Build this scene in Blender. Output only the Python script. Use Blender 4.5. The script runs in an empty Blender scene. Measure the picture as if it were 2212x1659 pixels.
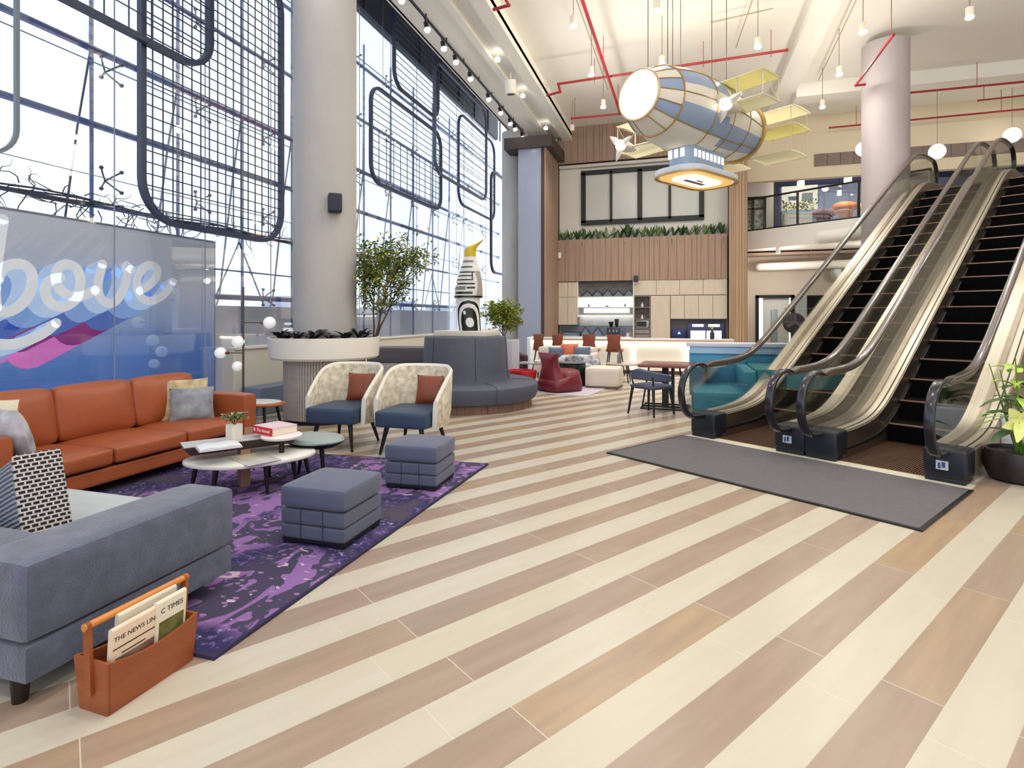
import bpy, bmesh, math, random
from math import sin, cos, pi, radians as R, sqrt, exp, log
from mathutils import Vector, Matrix
random.seed(7)
sc = bpy.context.scene
COL = sc.collection
# ------------------------------------------------------------------ camera, view, world
cd = bpy.data.cameras.new('camera'); cam = bpy.data.objects.new('camera', cd); COL.objects.link(cam)
cam.location = (0, 0, 1.5); cam.rotation_euler = (pi/2, 0, math.atan(364/1200.0))
cd.sensor_width = 36; cd.lens = 36*1200/2212.0; cd.shift_y = -144.5/2212; cd.clip_end = 200
sc.camera = cam
sc.view_settings.view_transform = 'Standard'; sc.view_settings.look = 'None'
sc.view_settings.exposure = 0.2; sc.view_settings.gamma = 1.0; sc.view_settings.use_curve_mapping = False
sc.cycles.max_bounces = 9; sc.cycles.diffuse_bounces = 4; sc.cycles.glossy_bounces = 4
sc.cycles.transparent_max_bounces = 24; sc.cycles.use_denoising = True; sc.cycles.sample_clamp_indirect = 6
sc.cycles.caustics_reflective = False; sc.cycles.caustics_refractive = False
w = bpy.data.worlds.new('sky'); sc.world = w; w.use_nodes = True
bg = w.node_tree.nodes['Background']; bg.inputs[0].default_value = (0.84, 0.92, 1.0, 1); bg.inputs[1].default_value = 1.7
pl = bpy.data.lights.new('daylight', 'AREA'); pl.shape = 'RECTANGLE'; pl.size = 20; pl.size_y = 7
pl.cycles.is_portal = True
po = bpy.data.objects.new('daylight', pl); COL.objects.link(po); po.location = (-6.95, 10, 5.1); po.rotation_euler = (pi/2, 0, -pi/2)
LAMP = 1.0

# ------------------------------------------------------------------ helpers
def lin(c):
    return tuple(((x/255)/12.92 if x/255 <= .04045 else ((x/255+.055)/1.055)**2.4) for x in c)
MATS = {}
def M(name, col, rough=.6, metal=0, var=None, bump=None, emit=0, spec=.5, coat=0, scale=(1,1,1), c2=None, sheen=0, ecol=None):
    if name in MATS: return MATS[name]
    m = bpy.data.materials.new(name); m.use_nodes = True; nt = m.node_tree; N = nt.nodes; L = nt.links
    b = N['Principled BSDF']; c = lin(col)+(1,)
    b.inputs['Base Color'].default_value = c; b.inputs['Roughness'].default_value = rough; b.inputs['Metallic'].default_value = metal
    b.inputs['Specular IOR Level'].default_value = spec
    if coat: b.inputs['Coat Weight'].default_value = coat
    if sheen: b.inputs['Sheen Weight'].default_value = sheen
    if emit:
        b.inputs['Emission Color'].default_value = lin(ecol or col)+(1,); b.inputs['Emission Strength'].default_value = emit
    if var or bump:
        tc = N.new('ShaderNodeTexCoord'); mp = N.new('ShaderNodeMapping'); mp.inputs['Scale'].default_value = scale
        L.new(tc.outputs['Object'], mp.inputs[0])
    if var:
        n = N.new('ShaderNodeTexNoise'); n.inputs['Scale'].default_value = var[0]; n.inputs['Detail'].default_value = 5
        L.new(mp.outputs[0], n.inputs['Vector'])
        r = N.new('ShaderNodeMapRange'); r.inputs[1].default_value = .3; r.inputs[2].default_value = .7; L.new(n.outputs[0], r.inputs[0])
        mx = N.new('ShaderNodeMix'); mx.data_type = 'RGBA'; L.new(r.outputs[0], mx.inputs[0])
        mx.inputs[6].default_value = c
        k = var[1]; mx.inputs[7].default_value = (lin(c2)+(1,)) if c2 else tuple(max(0, x*(1-k)) for x in c[:3])+(1,)
        L.new(mx.outputs[2], b.inputs['Base Color'])
    if bump:
        n2 = N.new('ShaderNodeTexNoise'); n2.inputs['Scale'].default_value = bump[0]; n2.inputs['Detail'].default_value = 4
        L.new(mp.outputs[0], n2.inputs['Vector'])
        bp = N.new('ShaderNodeBump'); bp.inputs['Strength'].default_value = bump[1]; bp.inputs['Distance'].default_value = .01
        L.new(n2.outputs[0], bp.inputs['Height']); L.new(bp.outputs[0], b.inputs['Normal'])
    MATS[name] = m; return m
def glass(name, tint=(1,1,1), refl=1.0, f0=.06):
    m = bpy.data.materials.new(name); m.use_nodes = True; nt = m.node_tree; N = nt.nodes; L = nt.links
    N.remove(N['Principled BSDF']); t = N.new('ShaderNodeBsdfTransparent'); t.inputs[0].default_value = tuple(tint)+(1,)
    g = N.new('ShaderNodeBsdfGlossy'); g.inputs['Roughness'].default_value = .01
    lw = N.new('ShaderNodeLayerWeight'); lw.inputs[0].default_value = .35
    ma = N.new('ShaderNodeMath'); ma.operation = 'MULTIPLY_ADD'; ma.inputs[1].default_value = .45*refl; ma.inputs[2].default_value = f0*refl
    L.new(lw.outputs['Fresnel'], ma.inputs[0]); mx = N.new('ShaderNodeMixShader'); L.new(ma.outputs[0], mx.inputs[0])
    L.new(t.outputs[0], mx.inputs[1]); L.new(g.outputs[0], mx.inputs[2]); L.new(mx.outputs[0], N['Material Output'].inputs[0])
    MATS[name] = m; return m

def tag(o, label=None, cat=None, group=None, kind=None):
    if label: o['label'] = label
    if cat: o['category'] = cat
    if group: o['group'] = group
    if kind: o['kind'] = kind
    return o
def thing(name, label, cat, loc=(0,0,0), rz=0, group=None, rot=None):
    o = bpy.data.objects.new(name, None); COL.objects.link(o); o.location = loc; o.rotation_euler = rot or (0,0,rz); o.empty_display_size = .1
    return tag(o, label, cat, group)
def obj(name, bm, mats, parent=None, sharp=.6, kind=None, loc=None, rz=0, label=None):
    for e in bm.edges:
        if len(e.link_faces) == 2:
            e.smooth = e.calc_face_angle(0) < sharp
    for f in bm.faces: f.smooth = True
    me = bpy.data.meshes.new(name); bm.to_mesh(me); bm.free()
    for m in (mats if isinstance(mats, (list, tuple)) else [mats]): me.materials.append(m)
    o = bpy.data.objects.new(name, me); COL.objects.link(o)
    if parent: o.parent = parent
    if loc: o.location = loc
    if rz: o.rotation_euler[2] = rz
    if kind: o['kind'] = kind
    if label: o['label'] = label
    return o
def one(name, bm, mats, label, cat, loc=None, rz=0, group=None, kind=None):
    o = obj(name, bm, mats, loc=loc, rz=rz); return tag(o, label, cat, group, kind)
def struct(name, bm, mats, parent=None): return obj(name, bm, mats, parent, kind='structure')
def dup(o, loc=None, rz=None, label=None, parent=None):
    c = o.copy(); COL.objects.link(c)
    if parent: c.parent = parent
    if loc is not None: c.location = loc
    if rz is not None: c.rotation_euler[2] = rz
    if label: c['label'] = label
    for ch in list(o.children): dup(ch, parent=c)
    return c
def nb(): return bmesh.new()
def merge(bm, t, mat=None, mi=0):
    for f in t.faces: f.material_index = mi
    if mat is not None: t.transform(mat)
    me = bpy.data.meshes.new('t'); t.to_mesh(me); t.free(); bm.from_mesh(me); bpy.data.meshes.remove(me); return bm
def box(bm, x0, x1, y0, y1, z0, z1, bev=0, seg=3, mi=0, mat=None):
    t = nb(); bmesh.ops.create_cube(t, size=1)
    t.transform(Matrix.Translation(((x0+x1)/2, (y0+y1)/2, (z0+z1)/2)) @ Matrix.Diagonal((x1-x0, y1-y0, z1-z0, 1)))
    if bev: bmesh.ops.bevel(t, geom=t.edges[:], offset=bev, segments=seg, profile=.5, affect='EDGES')
    return merge(bm, t, mat, mi)
def bbox(*a, **k): return box(nb(), *a, **k)
def sweep(bm, pts, prof, closed=False, up=(0,0,1), mi=0, cap=True, scales=None):
    pts = [Vector(p) for p in pts]; n = len(pts); t = nb(); rings = []; up = Vector(up); pn = None
    for i, p in enumerate(pts):
        a = pts[(i-1) % n] if (closed or i) else p; b = pts[(i+1) % n] if (closed or i < n-1) else p
        d = (b-a).normalized()
        s = d.cross(up)
        if s.length < 1e-3: s = pn if pn is not None else d.orthogonal()
        if pn is not None and s.dot(pn) < 0: s = -s
        s.normalize(); pn = s; u = s.cross(d).normalized(); k = scales[i] if scales else 1
        rings.append([t.verts.new(p + s*q[0]*k + u*q[1]*k) for q in prof])
    m = len(prof)
    for i in range(n if closed else n-1):
        A, B = rings[i], rings[(i+1) % n]
        for j in range(m): t.faces.new((A[j], A[(j+1) % m], B[(j+1) % m], B[j]))
    if cap and not closed:
        t.faces.new(rings[0][::-1]); t.faces.new(rings[-1])
    bmesh.ops.recalc_face_normals(t, faces=t.faces[:]); return merge(bm, t, None, mi)
def circ(r, n=8, ry=None): return [(r*cos(2*pi*i/n), (ry or r)*sin(2*pi*i/n)) for i in range(n)]
def tube(bm, pts, r, n=8, **k):
    if isinstance(r, (list, tuple)): return sweep(bm, pts, circ(1, n), scales=list(r), **k)
    return sweep(bm, pts, circ(r, n), **k)
def lathe(bm, prof, n=32, c=(0,0,0), sx=1, sy=1, mi=0, mat=None):
    t = nb(); rings = []
    for r, z in prof: rings.append([t.verts.new((max(r,1e-4)*cos(2*pi*i/n)*sx, max(r,1e-4)*sin(2*pi*i/n)*sy, z)) for i in range(n)])
    for A, B in zip(rings, rings[1:]):
        for j in range(n): t.faces.new((A[j], A[(j+1) % n], B[(j+1) % n], B[j]))
    t.faces.new(rings[0][::-1]); t.faces.new(rings[-1]); bmesh.ops.recalc_face_normals(t, faces=t.faces[:])
    T = Matrix.Translation(c)
    return merge(bm, t, (mat @ T) if mat else T, mi)
def ball(bm, c, r, n=16, mi=0, s=(1,1,1)):
    t = nb(); bmesh.ops.create_uvsphere(t, u_segments=n, v_segments=max(6, n*2//3), radius=r)
    return merge(bm, t, Matrix.Translation(c) @ Matrix.Diagonal(tuple(s)+(1,)), mi)
AX = {'xy': Matrix.Identity(4), 'yz': Matrix(((0,0,1,0),(1,0,0,0),(0,1,0,0),(0,0,0,1))), 'xz': Matrix(((1,0,0,0),(0,0,-1,0),(0,1,0,0),(0,0,0,1)))}
def prism(bm, poly, a, b, plane='xy', mi=0, bev=0, mat=None):
    """poly in the plane's two axes; extruded from a to b along the third (for xz: y = -value)."""
    t = nb(); lo = [t.verts.new((p[0], p[1], a)) for p in poly]; hi = [t.verts.new((p[0], p[1], b)) for p in poly]; n = len(poly)
    t.faces.new(lo[::-1]); t.faces.new(hi)
    for j in range(n): t.faces.new((lo[j], lo[(j+1) % n], hi[(j+1) % n], hi[j]))
    bmesh.ops.recalc_face_normals(t, faces=t.faces[:])
    if bev: bmesh.ops.bevel(t, geom=t.edges[:], offset=bev, segments=2, profile=.5, affect='EDGES')
    return merge(bm, t, (mat @ AX[plane]) if mat else AX[plane], mi)
def rrect(x0, x1, y0, y1, r, n=5):
    P = []
    for cx, cy, a in ((x1-r, y1-r, 0), (x0+r, y1-r, 90), (x0+r, y0+r, 180), (x1-r, y0+r, 270)):
        P += [(cx+r*cos(R(a+90*i/n)), cy+r*sin(R(a+90*i/n))) for i in range(n+1)]
    return P
def pillow(bm, w, h, t, mat=None, mi=0, n=12, pinch=.06):
    """soft cushion standing in the xz plane, thickness along y, base at z=0"""
    b = nb()
    for sgn in (-1, 1):
        g = []
        for i in range(n+1):
            row = []
            for j in range(n+1):
                u, v = 2*i/n-1, 2*j/n-1
                f = max(0, (1-abs(u)**2.6)*(1-abs(v)**2.6))**.55
                k = 1-pinch*(1-abs(u)**2)*abs(v)**3; k2 = 1-pinch*(1-abs(v)**2)*abs(u)**3
                row.append(b.verts.new((u*w/2*k2, sgn*t/2*f, h/2+v*h/2*k)))
            g.append(row)
        for i in range(n):
            for j in range(n): b.faces.new((g[i][j], g[i+1][j], g[i+1][j+1], g[i][j+1]))
    bmesh.ops.remove_doubles(b, verts=b.verts[:], dist=1e-4); bmesh.ops.recalc_face_normals(b, faces=b.faces[:])
    return merge(bm, b, mat, mi)
def soft(bm, x0, x1, y0, y1, z0, z1, crown=.03, bev=.03, mi=0, mat=None, axis=2):
    """upholstered block: rounded box whose faces swell a little"""
    t = nb(); bmesh.ops.create_cube(t, size=1); bmesh.ops.subdivide_edges(t, edges=t.edges[:], cuts=7, use_grid_fill=True)
    c = Vector(((x0+x1)/2, (y0+y1)/2, (z0+z1)/2)); S = Vector((x1-x0, y1-y0, z1-z0))
    for v in t.verts:
        q = v.co*2
        p = [v.co[i]*S[i] for i in range(3)]
        for i in range(3):      # round the edges
            pass
        inner = [max(-S[i]/2+bev, min(S[i]/2-bev, p[i])) for i in range(3)]
        d = Vector([p[i]-inner[i] for i in range(3)])
        if d.length > 1e-6: d = d.normalized()*bev
        for i in range(3):
            o = [k for k in range(3) if k != i]
            if abs(q[i]) > .99:
                w_ = (1-q[o[0]]**2)*(1-q[o[1]]**2); d[i] += math.copysign(crown*(1 if i == axis else .35)*w_, q[i])
        v.co = Vector(inner)+d+c
    return merge(bm, t, mat, mi)
def leafmesh(bm, c, d, up, L, W, mi=0, bend=.3, seg=4, fold=0.0):
    """one leaf: blade from c along d, drooping"""
    d = Vector(d).normalized(); s = d.cross(Vector(up)); s = (s if s.length > 1e-3 else d.orthogonal()).normalized(); u = s.cross(d)
    prev = None
    for i in range(seg+1):
        f = i/seg; wd = W*sin(pi*min(.97, .12+f*.88))**.8*.5
        p = Vector(c)+d*L*f-Vector((0,0,1))*bend*L*f*f
        a, m, b = bm.verts.new(p-s*wd+u*fold*wd), bm.verts.new(p), bm.verts.new(p+s*wd+u*fold*wd)
        if prev:
            for q in ((prev[0], prev[1], m, a), (prev[1], prev[2], b, m)):
                f_ = bm.faces.new(q); f_.material_index = mi
        prev = (a, m, b)
def text_bm(s, size, depth=.002):
    cu = bpy.data.curves.new('t', 'FONT'); cu.body = s; cu.size = size; cu.extrude = depth; cu.align_x = 'CENTER'; cu.align_y = 'CENTER'; cu.resolution_u = 3
    o = bpy.data.objects.new('t', cu); COL.objects.link(o); dg = bpy.context.evaluated_depsgraph_get()
    me = bpy.data.meshes.new_from_object(o.evaluated_get(dg)); b = nb(); b.from_mesh(me)
    bpy.data.objects.remove(o); bpy.data.meshes.remove(me); bpy.data.curves.remove(cu); return b
ORD = 'leftmost second third fourth fifth sixth seventh eighth ninth tenth eleventh twelfth thirteenth fourteenth fifteenth sixteenth seventeenth eighteenth nineteenth twentieth twenty-first rightmost'.split()
def nth(k): return 'leftmost' if k == 0 else ORD[k]+' from the left'
def TR(x, y, z, rz=0, rx=0, ry=0): return Matrix.Translation((x, y, z)) @ Matrix.Rotation(rz, 4, 'Z') @ Matrix.Rotation(ry, 4, 'Y') @ Matrix.Rotation(rx, 4, 'X')

# ------------------------------------------------------------------ materials
white_paint = M('white_paint', (232,228,220), .8, var=(1.2,.04))
ceil_paint = M('ceiling_paint', (240,236,226), .85)
warm_paint = M('warm_paint', (226,216,202), .8, var=(.8,.05))
conc = M('column_concrete', (190,186,184), .75, var=(2.2,.10), bump=(40,.1), scale=(1,1,.4))
parapet = M('parapet_concrete', (246,244,250), .85, var=(2,.12))
cream_wall = M('cream_wall', (222,216,202), .7, var=(1,.05))
woodpanel = M('wood_boards', (162,134,116), .6, var=(3,.22), scale=(6,6,.35))
wooddark = M('wood_dark', (126,94,80), .6, var=(3,.3), scale=(6,6,.6))
oak = M('pale_oak', (206,192,174), .55, var=(4,.12), scale=(5,5,.5))
black = M('black_metal', (10,10,12), .45)
blackwood = M('black_wood', (20,16,18), .35)
navysteel = M('navy_steel', (48,58,84), .45)
bluesteel = M('blue_steel', (88,110,165), .5)
steel = M('brushed_steel', (214,204,188), .34, metal=.7, var=(2,.1), scale=(1,1,1))
steel2 = M('satin_steel', (170,158,146), .38, metal=1, var=(5,.2))
rubber = M('handrail_rubber_sheen', (84,74,72), .22, spec=.6, coat=.4)  # taupe sheen of the upper run is put into the colour
rubber_dark = M('handrail_rubber_shade', (22,22,34), .25, coat=.3)  # same rubber at the turned ends, shade put into the colour
red = M('red_pipe', (160,28,38), .4)
emit_w = M('lamp_glow', (255,250,240), .5, emit=9)
emit_cool = M('led_glow', (250,252,255), .5, emit=2.2)
frost = M('frosted_glass', (208,210,206), .25, var=(1.5,.05))
facade = glass('facade_glass', (.97,.985,1.0), .9, .03)
clear = glass('balustrade_glass', (.93,.94,.92), .55, .06)
pane = glass('window_glass', (.8,.83,.9), .8, .05)
leather = M('orange_leather', (166,88,52), .42, var=(5,.12), bump=(60,.12), spec=.45)
leather_b = M('brown_leather', (134,66,42), .45, var=(6,.2), bump=(60,.1))
greyfab = M('grey_velvet', (92,98,122), .85, var=(6,.25), bump=(180,.35), sheen=.3)
ottfab = M('ottoman_fabric', (82,88,112), .75, var=(8,.1), bump=(200,.15), sheen=.2)
seatblue = M('blue_leather', (52,72,98), .5, var=(4,.12))
shell = M('cream_marbled_fabric', (226,218,200), .8, var=(16,.32), bump=(60,.3), c2=(172,160,138))
shell_trim = M('cream_trim', (228,224,214), .7)
benchfab = M('bench_fabric', (80,84,100), .7, var=(10,.12), bump=(120,.1))
marble = M('white_marble', (225,226,226), .3, var=(5,.08))
tan = M('tan_panel', (168,126,102), .5)
whitecer = M('white_ceramic', (232,228,216), .35)
paper = M('paper', (232,228,216), .7, var=(5,.1))
leaf = M('leaf_green', (72,110,48), .5, var=(8,.35))
leafy = M('leaf_yellow_green', (176,176,74), .5, var=(8,.35))
leafd = M('leaf_dark', (66,60,66), .4, var=(9,.5))
bark = M('bark', (92,76,60), .8, var=(12,.3))
tealf = M('teal_upholstery', (62,138,162), .55, var=(2,.08))
basketwood = M('basket_wood', (156,82,42), .45, var=(3,.3), bump=(30,.08), scale=(1,1,5))
gold = M('brass_trim', (184,150,88), .35, metal=.6)

# ------------------------------------------------------------------ floor
def floor_mat():
    m = bpy.data.materials.new('striped_plank_tiles'); m.use_nodes = True; nt = m.node_tree; N = nt.nodes; L = nt.links
    b = N['Principled BSDF']; geo = N.new('ShaderNodeTexCoord'); sp = N.new('ShaderNodeSeparateXYZ'); L.new(geo.outputs['Object'], sp.inputs[0])
    def mth(op, a, bb=None, c=None):
        n = N.new('ShaderNodeMath'); n.operation = op
        for i, v in enumerate((a, bb, c)):
            if v is None: continue
            if isinstance(v, (int, float)): n.inputs[i].default_value = v
            else: L.new(v, n.inputs[i])
        return n.outputs[0]
    ph = R(33.98); X, Y = sp.outputs[0], sp.outputs[1]
    s = mth('ADD', mth('MULTIPLY', X, sin(ph)), mth('MULTIPLY', Y, cos(ph)))
    v = mth('SUBTRACT', mth('MULTIPLY', X, cos(ph)), mth('MULTIPLY', Y, sin(ph)))
    rv = mth('DIVIDE', mth('ADD', v, 1.663), .2110); row = mth('FLOOR', rv); fr = mth('FRACT', rv)
    par = mth('FLOORED_MODULO', row, 2.0)      # 0 dark, 1 light
    u = mth('DIVIDE', mth('SUBTRACT', mth('SUBTRACT', s, mth('MULTIPLY', row, .012)), mth('SUBTRACT', 1.345, mth('MULTIPLY', par, .25))), 1.245)
    tl = mth('FLOOR', u); fu = mth('FRACT', u)
    cb = N.new('ShaderNodeCombineXYZ'); L.new(row, cb.inputs[0]); L.new(tl, cb.inputs[1])
    wn = N.new('ShaderNodeTexWhiteNoise'); wn.noise_dimensions = '2D'; L.new(cb.outputs[0], wn.inputs['Vector'])
    gv = N.new('ShaderNodeCombineXYZ'); L.new(mth('MULTIPLY', v, 9.0), gv.inputs[0]); L.new(s, gv.inputs[1]); L.new(mth('MULTIPLY', wn.outputs[0], 30), gv.inputs[2])
    no = N.new('ShaderNodeTexNoise'); no.inputs['Scale'].default_value = 1.7; no.inputs['Detail'].default_value = 6; L.new(gv.outputs[0], no.inputs['Vector'])
    def mix(f, a, bb):
        n = N.new('ShaderNodeMix'); n.data_type = 'RGBA'
        if isinstance(f, (int, float)): n.inputs[0].default_value = f
        else: L.new(f, n.inputs[0])
        for i, q in ((6, a), (7, bb)):
            if isinstance(q, tuple): n.inputs[i].default_value = lin(q)+(1,)
            else: L.new(q, n.inputs[i])
        return n.outputs[2]
    sm = N.new('ShaderNodeMapRange'); sm.inputs[1].default_value = .35; sm.inputs[2].default_value = .65; L.new(no.outputs[0], sm.inputs[0])
    rp = N.new('ShaderNodeMapRange'); rp.inputs[1].default_value = .55; rp.inputs[2].default_value = .95; L.new(wn.outputs[0], rp.inputs[0])
    dark = mix(rp.outputs[0], (158,138,124), (170,146,114)); dark = mix(mth('MULTIPLY', sm.outputs[0], .55), dark, (142,121,106))
    lite = mix(mth('MULTIPLY', wn.outputs[0], .6), (194,188,175), (192,183,161)); lite = mix(mth('MULTIPLY', sm.outputs[0], .4), lite, (182,174,156))
    c = mix(par, dark, lite)
    g1 = mth('LESS_THAN', fu, .0035); g2 = mth('LESS_THAN', fr, .012); gr = mth('MAXIMUM', mth('MULTIPLY', g1, .8), mth('MULTIPLY', g2, .35))
    c = mix(gr, c, (206,198,184)); L.new(c, b.inputs['Base Color'])
    b.inputs['Roughness'].default_value = .33; b.inputs['Specular IOR Level'].default_value = .45
    bp = N.new('ShaderNodeBump'); bp.inputs['Strength'].default_value = .12; bp.inputs['Distance'].default_value = .004; L.new(no.outputs[0], bp.inputs['Height']); L.new(bp.outputs[0], b.inputs['Normal'])
    return m
struct('floor', bbox(-6.85, 16, -8, 26, -.2, 0), floor_mat())
XW = -6.8
# glass street front: joints every 1.387 m
f = thing('window_1', None, None); f['kind'] = 'structure'
ys = [5.211+1.387*k for k in range(-8, 12)]
b = nb()
box(b, XW-.01, XW+.01, -8, 20.4, .0, 8.35)
struct('pane', b, facade, f)
b = nb()
for y in ys: box(b, XW+.012, XW+.022, y-.006, y+.006, 0, 8.35)
for z in (3.215, 4.585, 5.9, 7.22): box(b, XW-.005, XW+.02, -8, 20.4, z-.003, z+.003)
struct('window_joint', b, M('silicone_joint', (150,158,178), .5), f)
# spider fittings outside the glass
sb = nb()
for y in ys[2:-1]:
    for z in (1.84, 3.215, 4.585, 5.9, 7.22):
        if z < 2 and y < 7: continue
        for dy, dz in ((.13,.13), (.13,-.13), (-.13,.13), (-.13,-.13)):
            tube(sb, [(XW-.14, y, z), (XW-.08, y+dy*.6, z+dz*.6), (XW-.03, y+dy, z+dz)], .011, 6)
            ball(sb, (XW-.03, y+dy, z+dz), .026, 8)
struct('window_fitting', sb, M('fitting_steel', (60,66,86), .4, metal=.5), f)
# header above the glass and the recess over it
b = nb(); box(b, -6.95, -6.75, -8, 20.4, 8.35, 9.6)
for k in range(20): box(b, -6.76, -6.72, -3+1.387*k, -2.95+1.387*k, 8.35, 9.5)
struct('trim_1', b, M('header_panel', (58,62,76), .5))
struct('wall_header', bbox(-5.33, -5.25, -8, 20.4, 7.5, 9.6), white_paint)
struct('ceiling_recess', bbox(-7, -5.2, -8, 20.5, 9.6, 9.7), ceil_paint)
# ceilings
b = nb(); box(b, -5.29, -3.45, -8, 18.4, 7.5, 7.6); box(b, -3.75, -3.45, -8, 18.4, 7.36, 7.81); box(b, -4.3, -4.15, -8, 18.4, 7.42, 7.6)
struct('ceiling_soffit', b, ceil_paint)
struct('ceiling', bbox(-3.5, 16, -8, 26, 7.8, 7.9), ceil_paint)
b = nb(); box(b, 2.5, 3.0, -8, 18, 7.62, 7.8); box(b, 3.0, 16, 16.6, 17.2, 7.45, 7.8)
struct('ceiling_beam', b, ceil_paint)
# unseen enclosing walls; rear kept open as an added source of daylight
struct('wall_right', bbox(16, 16.2, -8, 26, 0, 7.9), warm_paint)
struct('wall_rear', bbox(-7, 16.2, -8.2, -8, 7.0, 9.7), warm_paint)  # upper strip only, so sky light enters below it
b = nb()
for k in range(13): box(b, -6.8+1.9*k, -6.7+1.9*k, -8.15, -8.05, 0, 7)
struct('window_added_rear', b, navysteel)  # unseen rear glazing bars, added with the opening for fill light
# parapet inside the glass: cream curb
b = nb(); box(b, -6.74, -6.5, 6.86, 20, 0, 1.0, .01, 1); box(b, -6.75, -6.47, 6.86, 20, 1.0, 1.03)
struct('wall_curb', b, cream_wall)
struct('trim_2', bbox(-6.46, -6.1, 6.95, 9.4, 0, .42, .02), M('blue_grey_bench', (120,136,160), .5))
# outside wall and steelwork
one('parapet_wall', bbox(-8.9, -8.4, -4, 30, -.2, 1.72), parapet, 'grey concrete wall outside the glass front', 'wall')
t = thing('facade_truss', 'blue steel tube lattice standing outside the glass front', 'lattice')
b = nb()
for z, r in ((5.267, .05), (4.21, .05), (3.07, .03), (2.355, .014), (1.865, .05), (6.6, .04), (8.0, .04)):
    tube(b, [(-7.9, -4, z), (-7.9, 24, z)], r, 8)
obj('rail', b, bluesteel, t)
for k in range(12):
    y = 4.34+1.4*k; b = nb(); tube(b, [(-7.9, y, 0), (-7.9, y, 8.6)], .026, 8)
    obj('post', b, bluesteel, t)
    b = nb(); tube(b, [(-7.9, y, 8.4), (-7.93, y+.0, 5.2), (-8.0, y-.12, 4.15), (-8.12, y-.32, 1.9), (-8.15, y-.36, 1.72)], .016, 6)
    obj('stay', b, navysteel, t)
for k in range(5):
    y = 7.14+2.8*k; b = nb(); tube(b, [(-7.88, y+1.3, 2.9), (-7.88, y+1.95, 1.72)], .016, 6); tube(b, [(-7.88, y+1.3, 2.9), (-7.88, y+.75, 1.86)], .012, 6)
    obj('brace', b, navysteel, t)
# bare creeper on the third rail
b = nb(); random.seed(3)
for k in range(95):
    y = random.uniform(2.6, 6.9)+random.random()*random.random()*6; z = 3.07+random.uniform(-.15, .1); p = Vector((-7.86, y, z)); P = [p.copy()]; a = random.uniform(0, 2*pi)
    for i in range(5):
        a += random.uniform(-.9, .9); p = p+Vector((random.uniform(-.03,.03), .1*cos(a), .1*sin(a)-.02)); P.append(p.copy())
    tube(b, P, [.009, .008, .007, .006, .004, .002], 5)
for k in range(4): tube(b, [(-7.86, 1+i*.5, 3.06+.03*sin(i*1.3+k)+.02*k) for i in range(26)], .014, 6)
one('creeper_vine', b, M('vine_bark', (70,72,84), .8), 'bare twiggy creeper trained along the outside rail', 'creeper', kind='stuff')
# distant skyline and shrub line beyond the wall
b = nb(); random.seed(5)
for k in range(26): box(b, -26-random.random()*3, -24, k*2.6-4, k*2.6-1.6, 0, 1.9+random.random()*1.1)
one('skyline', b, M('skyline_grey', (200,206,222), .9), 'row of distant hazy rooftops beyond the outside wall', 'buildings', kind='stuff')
struct('ground_outside', bbox(-60, -6.86, -20, 60, -.3, -.2), parapet)

# ------------------------------------------------------------------ printed blue panel behind the glass
def panelmat():
    m = bpy.data.materials.new('panel_print_glow'); m.use_nodes = True; N = m.node_tree.nodes; L = m.node_tree.links
    b = N['Principled BSDF']; tc = N.new('ShaderNodeTexCoord'); sp = N.new('ShaderNodeSeparateXYZ'); L.new(tc.outputs['Object'], sp.inputs[0])
    mr = N.new('ShaderNodeMapRange'); mr.inputs[1].default_value = .3; mr.inputs[2].default_value = 2.6; L.new(sp.outputs[2], mr.inputs[0])
    cr = N.new('ShaderNodeValToRGB'); L.new(mr.outputs[0], cr.inputs[0]); e = cr.color_ramp.elements
    e[0].position = 0; e[0].color = lin((62,98,172))+(1,); e[1].position = 1; e[1].color = lin((176,180,190))+(1,)
    for p, c in ((.3, (84,120,186)), (.52, (134,154,192)), (.72, (160,170,190))):
        q = e.new(p); q.color = lin(c)+(1,)
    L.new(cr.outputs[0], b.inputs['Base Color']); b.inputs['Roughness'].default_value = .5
    L.new(cr.outputs[0], b.inputs['Emission Color']); b.inputs['Emission Strength'].default_value = .42   # glow added in place of daylight through the film
    return m
t = thing('graphic_panel', 'large blue panel printed with white script lettering, behind the glass left of the column', 'panel')
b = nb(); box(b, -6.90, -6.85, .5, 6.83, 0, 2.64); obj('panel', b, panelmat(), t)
b = nb(); box(b, -6.91, -6.84, .5, 6.85, 2.64, 2.665); box(b, -6.91, -6.84, 6.83, 6.85, 0, 2.64); obj('panel_edge', b, M('panel_edge', (150,155,170), .5), t)
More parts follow.
